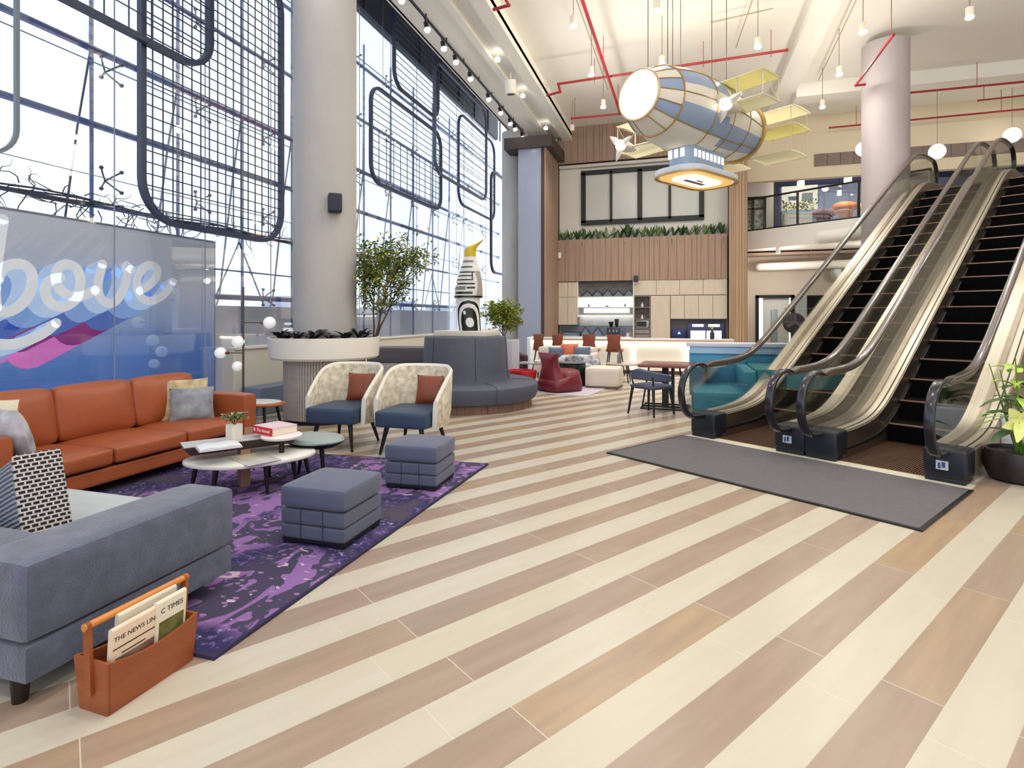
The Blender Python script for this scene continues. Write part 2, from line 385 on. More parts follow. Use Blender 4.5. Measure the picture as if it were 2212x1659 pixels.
ST = dict(b=[[(4.05,2.531),(4.023,2.323),(3.993,2.053),(3.975,1.801),(3.987,1.6)], [(3.999,1.886),(4.047,2.009),(4.146,2.067),(4.248,2.069),(4.319,1.995),(4.329,1.877),(4.293,1.743),(4.222,1.639),(4.121,1.565),(4.023,1.564),(3.964,1.605)]],
 o=[[(4.617,1.956),(4.517,1.919),(4.461,1.825),(4.482,1.705),(4.56,1.631),(4.676,1.626),(4.796,1.715),(4.834,1.843),(4.842,1.971),(4.796,2.079),(4.705,2.118),(4.632,2.096),(4.581,2.015),(4.574,1.907),(4.632,1.803),(4.75,1.745),(4.873,1.757),(5.016,1.828)]],
 v=[[(5.107,2.155),(5.074,2.02),(5.049,1.871),(5.082,1.74),(5.183,1.669),(5.287,1.713),(5.375,1.853),(5.421,1.994),(5.421,2.114),(5.402,2.173),(5.485,2.12)]],
 e=[[(5.597,1.846),(5.733,1.924),(5.843,2.04),(5.864,2.151),(5.793,2.199),(5.694,2.182),(5.597,2.076),(5.559,1.932),(5.597,1.793),(5.694,1.725),(5.813,1.729),(5.956,1.807),(6.062,1.923),(6.105,2.001)]],
 a=[[(3.72,2.05),(3.6,2.1),(3.45,1.98),(3.44,1.75),(3.56,1.62),(3.68,1.75),(3.74,2.0),(3.72,1.7),(3.84,1.62),(3.98,1.8)]])
SW = [(4.574,1.432),(4.475,1.343),(4.353,1.272),(4.196,1.22),(4.072,1.211),(3.85,1.25),(3.6,1.38)]
def catmull(P, n=4):
    P = [Vector(p) for p in P]; Q = [P[0]]+P+[P[-1]]; out = []
    for i in range(1, len(Q)-2):
        a, b_, c, d = Q[i-1:i+3]
        for k in range(n):
            s = k/n; out.append(.5*((2*b_)+(c-a)*s+(2*a-5*b_+4*c-d)*s*s+(3*b_-a-3*c+d)*s**3))
    return out+[P[-1]]
def ribbon(bm, P, x, off=(0, 0), hw=.056, mi=0, n=4):
    P = catmull(P, n); prev = None
    for i, p in enumerate(P):
        d = (P[min(i+1, len(P)-1)]-P[max(i-1, 0)]).normalized(); nn = Vector((-d[1], d[0]))*hw; q = p+Vector(off)
        a, c = bm.verts.new((x, q[0]+nn[0], q[1]+nn[1])), bm.verts.new((x, q[0]-nn[0], q[1]-nn[1]))
        if prev: bm.faces.new((prev[0], a, c, prev[1])).material_index = mi
        prev = (a, c)
    for p in (P[0], P[-1]):
        bm.faces.new([bm.verts.new((x, p[0]+off[0]+hw*cos(2*pi*k/12), p[1]+off[1]+hw*sin(2*pi*k/12))) for k in range(12)]).material_index = mi
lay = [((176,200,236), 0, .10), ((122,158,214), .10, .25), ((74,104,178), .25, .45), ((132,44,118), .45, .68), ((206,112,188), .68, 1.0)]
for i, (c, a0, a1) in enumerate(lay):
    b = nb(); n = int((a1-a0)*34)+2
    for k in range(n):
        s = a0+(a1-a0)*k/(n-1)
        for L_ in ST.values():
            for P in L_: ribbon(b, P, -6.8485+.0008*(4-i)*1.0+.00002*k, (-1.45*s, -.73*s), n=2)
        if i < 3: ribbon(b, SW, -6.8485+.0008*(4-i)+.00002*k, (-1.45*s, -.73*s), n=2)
    obj('letter_shadow', b, M('ink_%d' % i, c, .5, emit=.42), t)  # printed inks carry the same added glow
lw_ = M('letter_white', (220,222,226), .5, emit=.42)  # letters get the added backlight glow too
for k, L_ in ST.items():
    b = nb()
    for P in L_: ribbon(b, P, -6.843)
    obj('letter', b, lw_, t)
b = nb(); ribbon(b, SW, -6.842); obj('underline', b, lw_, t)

# ------------------------------------------------------------------ frames hung before the glass
def hung(y0, y1, z0, z1, X, r, bar, label, gy=None, gz=None, mat=navysteel, wires=(), part=None, group=None):
    t = thing('hanging_frame', label, 'frame', group=group)
    P = [(X, p[0], p[1]) for p in rrect(y0, y1, z0, z1, r, 7)]
    b = nb(); h = bar/2; sweep(b, P, [(-h,-h*1.2),(h,-h*1.2),(h,h*1.2),(-h,h*1.2)], closed=True, up=(1,0,0)); obj('frame', b, mat, t)
    b = nb(); q = .006
    def span(v, a0, a1, c0, c1):      # clip for rounded corners
        e = min(v-a0, a1-v)
        return (r-sqrt(max(0, r*r-(r-e)**2))) if e < r else 0
    if gy:
        n = round((y1-y0)/gy)
        for i in range(1, n):
            y = y0+(y1-y0)*i/n; c = span(y, y0, y1, z0, z1); zz = z1-c if part is None else part
            box(b, X-q, X+q, y-q, y+q, z0+c, zz)
    if gz:
        n = round((z1-z0)/gz)
        for i in range(1, n):
            z = z0+(z1-z0)*i/n; c = span(z, z0, z1, y0, y1); box(b, X-q-.004, X+q-.004, y0+c, y1-c, z-q, z+q)
    if gy or gz: obj('wire_grid', b, mat, t)
    for y in wires:
        b = nb(); tube(b, [(X, y, z1-h), (X, y, 9.6)], .005, 5); obj('hanging_wire', b, M('wire', (120,125,140), .4, metal=.6), t)
    return t
hung(1.2, 3.846, 3.06, 7.4, -6.3, .3, .035, 'thin grey rounded frame at the far left edge before the glass', mat=M('grey_steel', (110,124,140), .4), wires=(1.6, 3.4))
hung(5.2, 7.68, 2.71, 7.0, -6.32, .5, .066, 'large rounded frame with square wire grid left of the big column', .142, .142, wires=(5.7, 7.2))
hung(2.6, 6.13, 4.86, 9.0, -6.22, .42, .07, 'upper rounded grid frame overlapping the large one at the top left', .29, .29, wires=(3, 5.8))
hung(10.5, 14.12, 4.43, 6.52, -6.34, .38, .06, 'slatted rounded frame right of the big column, lowest of its cluster', .34, .145, wires=(11, 13.6), part=5.6)
hung(11.36, 13.76, 6.82, 8.75, -6.26, .38, .06, 'slatted rounded frame close under the ceiling edge, above the lowest one', None, .145, wires=(11.8, 13.3))
hung(13.38, 17.42, 5.34, 8.3, -6.18, .4, .06, 'wide slatted rounded frame in the middle of the far cluster', None, .2, mat=M('frame_grey', (86,92,108), .45), wires=(13.9, 17))
hung(15.3, 18.62, 4.88, 7.6, -6.3, .42, .055, 'slatted rounded frame behind the wide one, near the far column', None, .3, wires=(15.8, 18.1))
hung(17.98, 20.3, 3.05, 6.55, -6.2, .4, .07, 'plain dark rounded frame farthest along the glass, beside the far column', None, None, wires=(18.4, 20))

# ------------------------------------------------------------------ columns
def column(x, y, r, z1, z0=0): 
    b = nb(); lathe(b, [(r, z0), (r, z1)], 48, (x, y, 0)); return b
struct('column_front', column(-5.02, 7.05, .445, 7.5, .0), conc)
struct('column_far', column(-5.18, 17.45, .44, 7.5), conc)
struct('column_right', column(4.41, 14.4, .46, 7.62), M('column_paint', (172,162,162), .8, var=(1,.05)))
def speaker(loc, rz, s, label):
    t = thing('wall_speaker', label, 'speaker', loc, rz)
    b = bbox(-.09*s, .09*s, -.1*s, .07*s, -.13*s, .13*s, .02*s); obj('cabinet', b, M('speaker_black', (28,32,44), .5), t)
    b = bbox(-.08*s, .08*s, -.115*s, -.1*s, -.12*s, .12*s, .005); obj('grille', b, M('speaker_grille', (44,50,64), .7), t)
    b = bbox(-.03*s, .03*s, .07*s, .16*s, -.04*s, .04*s); obj('bracket', b, black, t)
speaker((-4.63, 6.72, 3.09), R(40), 1.0, 'black speaker bracketed to the big front column')
speaker((-4.74, 17.2, 3.02), R(40), .9, 'small black speaker on the far column by the wood wing')
# planter ring and drum round the front column
t = thing('column_planter', 'white round planter trough wrapped around the front column on a ribbed drum', 'planter', (-5.02, 7.05, 0))
b = nb(); lathe(b, [(.46,.88),(.74,.90),(.77,.93),(.79,1.19),(.79,1.21),(.75,1.21),(.75,1.12),(.46,1.12)], 64); obj('trough', b, M('planter_white', (240,234,224), .5), t)
b = nb(); lathe(b, [(.455,1.10),(.76,1.10),(.76,1.15),(.455,1.15)], 48); obj('soil', b, M('soil', (40,34,30), .9, bump=(60,.5)), t)
b = nb()
for k in range(90):
    a = 2*pi*k/90; box(b, -.012, .012, -.016, .016, .06, .9, mat=Matrix.Rotation(a, 4, 'Z') @ Matrix.Translation((.565, 0, 0)))
lathe(b, [(.46,.06),(.555,.06),(.555,.9),(.46,.9)], 64); obj('ribbed_drum', b, M('slat_grey_oak', (186,176,166), .6, var=(4,.15), scale=(1,1,6)), t)
b = nb(); lathe(b, [(.455,0),(.53,0),(.53,.07),(.455,.07)], 48); obj('plinth', b, black, t)
def rosette(bm, c, n, L, W, up=.8, bend=.45, mi=0, spread=1):
    for k in range(n):
        a = 2*pi*k/n*2.4+random.uniform(-.3,.3); e = up*random.uniform(.6,1.3)
        leafmesh(bm, c, (cos(a)*spread, sin(a)*spread, e), (0,0,1), L*random.uniform(.7,1.15), W, mi, bend, 5, .25)
random.seed(11)
for k, a in enumerate([q for q in range(-175, 60, 21) if not 5 < q < 40]):
    x, y = -5.02+.615*cos(R(a)), 7.05+.615*sin(R(a)); b = nb(); rosette(b, (0,0,.0), 11+k % 4, .27+.06*(k % 3), .05+.018*(k % 2), 1.35)
    tube(b, [(0,0,-.03), (0,0,.02)], .015, 6)
    one('bromeliad', b, leafd, 'dark rosette plant in the column planter, '+nth(k), 'plant', (x, y, 1.17), group='dark rosettes in the column planter')
# ------------------------------------------------------------------ trees
def tree(name, label, cat, loc, H, spread, nb_, lm, leafn, lsize, seed, lean=(0,0), crown0=.45, stems=3, tr=.022, avoid=None):
    def clear_of(p):
        if avoid:
            v = Vector((p.x-avoid[0], p.y-avoid[1])); r_ = v.length
            if r_ < avoid[2]: v = v/r_*avoid[2]; p = Vector((avoid[0]+v.x, avoid[1]+v.y, p.z))
        return p
    random.seed(seed); t = thing(name, label, cat, loc); tb = nb(); lb = nb(); tips = []
    for s in range(stems):
        a = 2*pi*s/stems+.5; P = [Vector((.02*cos(a), .02*sin(a), 0))]
        for i in range(1, 6): P.append(Vector((cos(a)*spread*.25*(i/5)+lean[0]*i/5+random.uniform(-.02,.02), sin(a)*spread*.25*(i/5)+lean[1]*i/5+random.uniform(-.02,.02), H*.62*i/5)))
        tube(tb, P, [tr*(1-.12*i) for i in range(6)], 7)
        for k in range(nb_):
            f = random.uniform(crown0, 1); i = min(4, int(f*5)); p = P[i].lerp(P[i+1], f*5-i) if i < 5 else P[5]
            Q = [p.copy()]; a2 = random.uniform(0, 2*pi); d = Vector((cos(a2), sin(a2), random.uniform(.35, 1.3))).normalized()
            L_ = spread*random.uniform(.45, .9)
            for j in range(5):
                d = (d+Vector((random.uniform(-.35,.35), random.uniform(-.35,.35), random.uniform(-.12,.2)))).normalized(); p = p+d*L_/5
                p = clear_of(Vector((p.x, p.y, min(p.z, H)))); Q.append(p.copy())
                if j > 1:
                    e = clear_of(p+Vector((random.uniform(-1,1), random.uniform(-1,1), random.uniform(-.4,.9)))*spread*.16)
                    tube(tb, [p, (p+e)/2+Vector((0,0,.01)), e], [tr*.16, tr*.12, tr*.06], 4); tips.append(e); tips.append((p+e)/2)
            tube(tb, Q, [tr*.42, tr*.36, tr*.28, tr*.22, tr*.16, tr*.1], 5); tips += Q[3:]
    for k in range(leafn):
        p = clear_of(random.choice(tips)+Vector((random.gauss(0,1), random.gauss(0,1), random.gauss(0,1)))*spread*.055)
        d = Vector((random.uniform(-1,1), random.uniform(-1,1), random.uniform(-.6,.8)))
        leafmesh(lb, p, d, (random.random(), random.random(), 1), lsize*random.uniform(.6,1.3), lsize*.5, k % 2, .2, 2)
    obj('stem', tb, bark, t); obj('foliage', lb, lm, t); return t
tree('potted_tree', 'tall airy tree with fine yellow green leaves right of the front column', 'tree', (-4.46, 7.50, 1.16), 1.62, .92, 15, [leafy, leaf], 4200, .06, 21, lean=(.2,.1), crown0=.35, stems=4, tr=.015, avoid=(-.56,-.45,.58))

# ------------------------------------------------------------------ back wall with boards, window, planter ledge
YB = 18.2
def boards(x0, x1, y, z0, z1, seed, w=(.09,.26), axis='x', d=.03, flip=1):
    random.seed(seed); b = nb(); x = x0
    while x < x1-.02:
        ww = min(random.uniform(*w), x1-x); o = random.choice((0, .006, .014, .02))*flip
        if axis == 'x': box(b, x+.004, x+ww-.004, y-d*flip-o if flip > 0 else y, y if flip > 0 else y+d-o, z0, z1)
        else: box(b, y-d-.0 if flip < 0 else y, y if flip < 0 else y+d+o, x+.004, x+ww-.004, z0, z1)
        x += ww
    return b
gap = M('board_gap', (70,56,50), .9)
b = nb(); box(b, -3.95, 1.40, 18.22, 18.62, 2.69, 4.0); struct('wall_back_band', b, gap)
struct('wall_back_band_boards', boards(-3.92, 1.38, 18.22, 2.68, 4.06, 2), woodpanel)
struct('wall_back', bbox(-5.5, 1.9, 18.62, 18.8, 0, 7.8), white_paint)
b = bbox(-3.95, 1.4, 18.25, 18.62, 6.62, 7.8); struct('wall_back_top', b, gap)
struct('wall_back_top_boards', boards(-3.92, 1.38, 18.25, 6.6, 7.8, 5), woodpanel)
struct('wall_pillar', bbox(1.42, 1.88, 18.0, 19.5, 0, 6.75), gap)
struct('wall_pillar_boards', boards(1.40, 1.90, 18.0, 0, 6.75, 8, (.05,.12)), M('wood_boards_warm', (178,148,118), .6, var=(3,.2), scale=(6,6,.35)))
struct('wall_pillar_side', boards(18.0, 19.4, 1.88, 0, 6.75, 9, (.06,.12), 'y'), woodpanel)
# wood wing and bluish curtain glass beside the far column
struct('wall_wing', bbox(-4.05, -3.95, 16.4, 18.6, 0, 6.65), gap)
struct('wall_wing_boards', boards(16.4, 18.25, -3.95, 0, 6.65, 12, (.07,.16), 'y'), woodpanel)
struct('wall_wing_head', bbox(-5.2, -3.7, 16.3, 18.3, 6.65, 7.0), M('dark_bulkhead', (72,60,58), .6))
b = nb(); box(b, -4.78, -4.0, 16.42, 16.46, 0, 6.65)
struct('window_2', b, M('blue_curtain_glass', (150,156,176), .2, spec=.6, coat=.3))
# internal window
t = thing('window_3', None, None); t['kind'] = 'structure'
b = nb(); X0, X1, Z0, Z1 = -3.12, .64, 4.66, 6.33
for x in (X0, -2.2, -1.27, -.33, X1):
    wd = .075 if x in (X0, X1, -1.27) else .04; box(b, x-wd, x+wd, 18.52, 18.64, Z0, Z1)
box(b, X0-.075, X1+.075, 18.52, 18.64, Z0-.075, Z0+.075); box(b, X0-.075, X1+.075, 18.52, 18.64, Z1-.075, Z1+.075)
struct('window_frame', b, black, t); struct('pane', bbox(X0, X1, 18.59, 18.61, Z0, Z1), frost, t)
struct('trim_3', bbox(-3.93, 1.4, 18.4, 18.62, 6.5, 6.6, .02), white_paint)
# plants on the ledge
struct('ledge_soil', bbox(-3.85, 1.3, 18.24, 18.6, 4.002, 4.05), MATS['soil'])  # bed of planting soil for the ledge ferns
random.seed(31)
gm = [M('fern_green', (66,104,58), .5, var=(8,.3)), M('fern_light', (122,148,88), .5, var=(8,.3))]
for k in range(22):
    x = -3.78+k*.238; b = nb(); big = (k == 9)
    for j in range(20 if big else 9):
        a = random.uniform(0, 2*pi); leafmesh(b, (0,0,0), (cos(a)*.9, sin(a)*.3-.1, random.uniform(.9,2.8)), (0,0,1), random.uniform(.36,.56)*(1.25 if big else 1), .10, k % 2, .22, 5, .2)
    for j in range(1 if k % 2 else 0): leafmesh(b, (random.uniform(-.1,.1),-.12,.02), (random.uniform(-.3,.3),-1,-.1), (0,0,1), random.uniform(.15,.3), .03, 1, 1.4, 5)
    tube(b, [(0,0,-.03), (0,0,.02)], .015, 5)
    one('trailing_fern', b, [gm[0], gm[1]] if k % 3 else [gm[1], gm[0]], 'big bushy dark green fern in the middle of the boarded ledge' if big else 'green fern on top of the boarded band, '+(nth(k) if k < 21 else 'rightmost of the row'), 'plant', (x, 18.42, 4.05), group=None if big else 'ferns on the boarded ledge')
one('wall_box', bbox(-3.9, -3.8, 18.13, 18.16, 3.45, 3.65, .01), whitecer, 'small white plate on the boards at the left end of the band', 'plate')
speaker((-1.36, 18.08, 2.72), 0, .75, 'tiny black speaker above the kitchen cabinets, under the boards')

# ------------------------------------------------------------------ kitchen wall
def cabinet(label, x0, x1, z0, z1, doors, y0=18.2, y1=18.62, mat=oak, rows=1):
    t = thing('wall_cabinet', label, 'cabinet', (x0, y0, z0)); W, H = x1-x0, z1-z0
    obj('body', bbox(.0, W, .02, y1-y0, 0, H), M('cab_body', (150,136,120), .6), t)
    zs = [0]+list(doors[1])+[H]; 
    for a, c in zip(zs, zs[1:]):
        for k in range(doors[0]): obj('door', bbox(W*k/doors[0]+.006, W*(k+1)/doors[0]-.006, -.005, .02, a+.006, c-.006, .003, 1), mat, t)
    return t
cabinet('tall pale oak wall cabinet at the left end of the kitchen', -3.91, -3.27, 1.24, 2.66, (2, (.92,)))
cabinet('long pale oak top cabinet above the oven tower', -1.43, 1.37, 2.19, 2.68, (4, ()))
cabinet('tall flush pale oak door panel right of the oven tower', -.91, -.31, .0, 2.18, (1, ()))
cabinet('four-door pale oak wall cabinet over the white fridge niche', -.30, 1.37, 1.44, 2.18, (4, ()))
# lit shelf niche
t = thing('shelf_niche', 'brightly lit white shelf niche left of the oven tower', 'shelving', (0,0,0))
b = nb(); box(b, -3.26, -1.44, 18.55, 18.6, .85, 2.67); obj('back_panel', b, M('niche_back', (206,212,216), .5, var=(3,.15)), t)
b = nb(); box(b, -3.27, -3.24, 18.2, 18.6, 1.5, 2.67); box(b, -1.46, -1.43, 18.2, 18.6, .85, 2.67); obj('side_panel', b, whitecer, t)
obj('shelf', bbox(-3.24, -1.46, 18.2, 18.55, 1.81, 1.835), whitecer, t); obj('shelf', bbox(-3.24, -1.46, 18.18, 18.55, 1.56, 1.60), oak, t); obj('shelf', bbox(-3.24, -1.46, 18.2, 18.55, 2.14, 2.17), whitecer, t)
obj('light_strip', bbox(-3.2, -1.5, 18.5, 18.54, 1.86, 2.10), emit_cool, t, label='glowing white light panel'); obj('light_strip', bbox(-3.1, -1.6, 18.52, 18.54, 1.64, 1.79), M('led_soft', (225,240,245), .5, emit=.8), t)
obj('light_strip', bbox(-3.2, -1.5, 18.42, 18.46, 1.53, 1.555), M('led_strong', (255,252,245), .5, emit=5), t)
obj('chalkboard', bbox(-3.24, -1.46, 18.3, 18.33, 2.17, 2.63), M('chalkboard', (98,96,98), .8, var=(8,.25)), t)
b = nb()
for k in range(5):
    x = -2.95+k*.34; h = .19+.02*(k % 3)
    sweep(b, [(x-.19, 18.28, 2.19), (x, 18.28, 2.19+h), (x+.19, 18.28, 2.19)], [(-.014,-.014),(.014,-.014),(.014,.014),(-.014,.014)], up=(0,1,0))
obj('peaked_trim', b, M('slate_blue', (34,40,52), .5), t)
b = nb()
for k in range(5): x = -2.95+k*.34; prism(b, [(x-.17,2.175),(x+.17,2.175),(x,2.36+.02*(k % 3))], -18.295, -18.285, 'xz')
obj('peaked_panel', b, M('peak_fill', (104,114,130), .6), t)
t = thing('kitchen_counter', 'back kitchen counter with stone top behind the bar', 'counter', (0,0,0))
obj('cabinet_base', bbox(-3.87, -1.47, 17.75, 18.5, 0, .84), oak, t); obj('countertop', bbox(-3.88, -1.47, 17.7, 18.5, .84, .88, .005, 1), marble, t)
obj('splashback', bbox(-3.87, -1.47, 18.49, 18.54, .88, 1.22), M('splash_tile', (120,132,146), .3, var=(20,.3)), t)
hw = M('house_block', (108,122,138), .6)
for k, (x, h) in enumerate(((-2.96,.26), (-2.56,.24), (-3.4,.1))):
    b = nb(); prism(b, [(x-.2,.88),(x+.2,.88),(x+.2,.90),(x,.88+h+.06),(x-.2,.90)] if k < 2 else [(x-.28,.88),(x+.3,.88),(x+.3,.99),(x-.28,1.02)], -18.1, -18.0, 'xz')
    sweep(b, [(x-.2, 17.99, .9), (x, 17.99, .94+h), (x+.2, 17.99, .9)] if k < 2 else [(x-.28, 17.99, 1.03),(x,17.99,1.02),(x+.3, 17.99, 1.0)], [(-.014,-.014),(.014,-.014),(.014,.014),(-.014,.014)], up=(0,1,0), mi=1)
    one('counter_ornament', b, [hw, MATS['slate_blue']], ['slate house-shaped block standing left on the kitchen counter', 'smaller slate house-shaped block beside the other on the counter', 'low dark tray leaning at the left end of the kitchen counter'][k], 'ornament')
def bottle(name, label, cat, x, y, z, h, r, mat, extra=None):
    b = nb(); lathe(b, [(r*.9,0),(r,.02),(r,h*.55),(r*.4,h*.75),(r*.35,h)], 14, (0,0,0))
    if extra:
        for k in range(7):
            a = random.uniform(0, 6.28); leafmesh(b, (0,0,h*.9), (cos(a)*.5, sin(a)*.5, 1), (0,0,1), h*.8, .04, 1, .3, 3)
    return one(name, b, [mat, extra or mat], label, cat, (x, y, z))
bottle('bottle', 'small dark bottle at the left of the upper lit shelf', 'bottle', -2.9, 18.3, 1.835, .13, .025, black)
bottle('bottle', 'small dark bottle at the right of the upper lit shelf', 'bottle', -1.72, 18.3, 1.835, .15, .022, black)
b = nb(); lathe(b, [(.05,0),(.06,.03),(.055,.05),(.01,.05)], 14); one('bowl', b, M('grey_ceramic', (120,124,130), .4), 'little grey bowl in the middle of the upper lit shelf', 'bowl', (-2.3, 18.3, 1.835))
# espresso station
t = thing('espresso_machine', 'dark coffee machine with funnels on the kitchen counter', 'coffee machine', (-2.05, 17.95, .88))
obj('body', bbox(-.2, .2, -.16, .16, .02, .3, .02), M('machine_dark', (60,60,74), .3, metal=.5), t)
b = nb(); lathe(b, [(.03,.3),(.05,.34),(.085,.46),(.08,.47)], 16, (-.08,0,0)); lathe(b, [(.03,.3),(.05,.36),(.07,.55),(.065,.56)], 16, (.1,0,0)); obj('hopper', b, black, t)
b = nb(); [tube(b, [(x,-.16,.2),(x,-.22,.16)], .02, 8) for x in (-.1,.02,.12)]; obj('group_head', b, steel, t)
obj('drip_tray', bbox(-.2,.2,-.24,-.1,0,.05,.01), steel, t)
for k, (x, h, m_) in enumerate(((-1.72,.22,'jar_violet'), (-1.6,.12,'jar_white'), (-1.52,.16,'jar_tan'))):
    M('jar_violet', (96,84,120), .3); M('jar_white', (210,206,196), .4); M('jar_tan', (150,128,108), .4); b = nb(); lathe(b, [(.045,0),(.05,.02),(.05,h*.8),(.035,h*.86),(.04,h)], 14)
    one('canister', b, MATS[m_], ['tall violet canister beside the coffee machine', 'short white canister between the two taller ones', 'tan canister nearest the oven tower'][k], 'canister', (x, 17.9, .88))
# oven tower
t = thing('oven_tower', 'grey oven and niche tower between the lit shelves and the oak door', 'appliance tower', (-1.42, 18.2, 0)); tg = M('tower_grey', (138,126,124), .6)
b = nb(); box(b, 0, .02, 0, .4, 0, 2.18); box(b, .48, .5, 0, .4, 0, 2.18); box(b, .02, .48, .36, .4, 0, 2.18)
for z in (0, 1.12, 1.42, 1.80, 2.16): box(b, .02, .48, 0, .4, z, z+.02)
obj('carcass', b, tg, t)
o = obj('microwave', bbox(.04, .46, .02, .34, 1.15, 1.40, .008), M('oven_steel', (150,146,144), .3, metal=.6), t); obj('door_glass', bbox(.07, .38, .0, .03, 1.2, 1.36), black, o)
for z0, z1 in ((.82,.95), (.97,1.1)): obj('drawer', bbox(.03, .47, -.005, .3, z0, z1, .004, 1), tg, t)
obj('oven', bbox(.03,.47,-.004,.3,.3,.8,.004,1), black, t)
bottle('vase', 'white vase of dark sprigs in the upper niche of the oven tower', 'vase', -1.18, 18.35, 1.82, .17, .04, whitecer, leafd)
bottle('vase', 'small white vase in the lower niche of the oven tower', 'vase', -1.18, 18.35, 1.44, .15, .035, whitecer, leafd)
# fridge niche
t = thing('appliance_niche', 'grey niche with drink dispenser and white lit fridge under the four-door cabinet', 'niche', (0,0,0))
obj('back_panel', bbox(-.30, 1.37, 18.5, 18.6, 0, 1.43), M('niche_grey', (124,120,128), .6), t)
obj('niche_counter', bbox(-.30, 1.38, 18.2, 18.5, .0, .80), M('niche_grey2', (150,146,146), .6), t)
o = obj('fridge', bbox(.22, 1.28, 18.15, 18.45, .801, 1.3, .01), M('fridge_dark', (48,52,92), .4), t)
for x0, x1 in ((.30,.73), (.77,1.2)):
    obj('lit_door', bbox(x0, x1, 18.13, 18.16, .82, 1.08), M('fridge_lit', (248,250,255), .4, emit=1.1), o); obj('lit_panel', bbox(x0+.05, x1-.05, 18.13, 18.16, 1.2, 1.28), MATS['fridge_lit'], o)
o = obj('dispenser', bbox(-.26, .16, 18.2, 18.45, .801, 1.13, .015), M('dispenser_navy', (30,26,92), .3), t)
b = nb(); box(b, -.08, .0, 18.18, 18.2, .97, 1.0); prism(b, [(-.07,1.0),(-.01,1.0),(-.04,1.05)], -18.2, -18.18, 'xz'); obj('screen_symbol', b, M('screen_cyan', (120,220,255), .4, emit=1.5), o)

# ------------------------------------------------------------------ bar
def arcpts(x0, x1, y, bulge, n=24):
    return [(x0+(x1-x0)*i/n, y+bulge*(1-cos(pi*(abs(2*i/n-1))**2))/2) for i in range(n+1)]
t = thing('bar_counter', 'long white glowing bar counter with wood edge in front of the kitchen', 'bar', (0,0,0))
fr_ = arcpts(-3.95, 1.3, 14.75, .25); bk = [(1.3, 15.6), (-3.95, 15.6)]
b = nb(); prism(b, fr_+bk, .905, .93); obj('countertop', b, marble, t)
b = nb(); prism(b, [(x, y+.0) for x, y in fr_]+bk, .87, .905); obj('wood_edge', b, M('honey_oak', (206,166,104), .4, var=(4,.15)), t)
b = nb(); prism(b, [(x, y+.12) for x, y in fr_]+bk, .78, .87); obj('light_band', b, M('bar_glow', (255,250,238), .5, emit=2.6), t, label='glowing light band under the counter edge')
b = nb(); prism(b, [(x, y+.2) for x, y in fr_]+bk, .1, .78); obj('front_panel', b, M('bar_panel', (232,226,212), .4, emit=.18), t)
b = nb(); prism(b, [(x, y+.35) for x, y in fr_]+bk, 0, .1); obj('plinth', b, M('plinth_brown', (120,96,92), .5), t)
for x in (-2.9, -1.2, .2): obj('light_joint', bbox(x-.04, x+.04, 14.9, 15.05, .12, .78), M('joint_glow', (255,255,250), .5, emit=1.3), t)
obj('end_frame', bbox(-4.05, -3.95, 14.75, 15.6, 0, .95, .02), M('end_white', (224,232,244), .3), t)
b = nb(); tube(b, [(0,0,0),(0,0,.02)], .05, 12); lathe(b, [(.04,0),(.055,.02),(.055,.16),(.03,.2),(.03,.24)], 16)
for k in range(8): leafmesh(b, (0,0,.22), (random.uniform(-.4,.4), random.uniform(-.4,.4), 1), (0,0,1), .2, .05, 1, .3, 3)
one('vase', b, [M('navy_vase', (26,32,60), .3), leafy], 'navy vase of yellow flowers at the right end of the bar', 'vase', (.78, 15.2, .93))
# bar stools
def stool():
    t = thing('bar_stool', 'x', 'stool', (0,0,0), group='brown leather bar stools at the bar')
    b = nb(); prism(b, [(-.185,.66),(-.155,.86),(-.175,1.06),(.175,1.06),(.155,.86),(.185,.66)], .18, .215, 'xz', bev=.012); obj('backrest', b, leather_b, t)
    b = nb(); soft(b, -.21, .21, -.2, .2, .62, .69, .012, .03); obj('seat', b, leather_b, t)
    for sx in (-1, 1):
        for sy in (-1, 1): obj('leg', tube(nb(), [(sx*.14, sy*.14, .62), (sx*.22, sy*.22, 0)], [.018, .011], 8), M('stool_leg', (44,26,22), .4), t)
    b = nb(); tube(b, [(-.19,-.19,.25),(.19,-.19,.25),(.19,.19,.25),(-.19,.19,.25)], .008, 6, closed=True); obj('footrest', b, black, t)
    return t
s0 = stool(); s0.rotation_euler[2] = pi
sl = ['bar stool at the left end of the bar, its back turned furthest left', 'bar stool second from the left, close beside the end one', 'bar stool third from the left at the bar', 'rightmost bar stool, its dark legs in full view']
for k, (x, y, rz) in enumerate(((-3.44,14.2,-.5), (-2.95,14.22,-.42), (-2.2,14.25,-.12), (-1.6,14.3,-.02))):
    o = s0 if k == 0 else dup(s0); o.location = (x, y, 0); o.rotation_euler[2] = rz; o['label'] = 'brown leather '+sl[k]

# ------------------------------------------------------------------ mezzanine, right rear
EA = R(33.98)
def LP(l, t, z=0): return Vector((.24+l*cos(EA)+t*sin(EA), 7.31-l*sin(EA)+t*cos(EA), z))
pts = [(1.9,19.45), LP(-5.35,11)[:2], LP(-.3,11)[:2], LP(-.3,10.45)[:2], LP(2.8,10.45)[:2], LP(2.8,11)[:2], LP(8.4,11)[:2], (15.9,26), (1.9,26)]
struct('floor_mezzanine', prism(nb(), [tuple(p) for p in pts], 3.66, 4.26), white_paint)
struct('wall_bulkhead', bbox(1.92, 16, 19.35, 19.6, 5.85, 7.8), M('bulkhead_cream', (228,214,186), .8))
b = nb()
for k in range(34): box(b, 4.0+.36*k, 4.35+.36*k, 19.31, 19.35, 6.2, 6.58, .004, 1)
struct('trim_tile_band', b, M('brown_tile', (136,118,112), .55, var=(5,.2)))
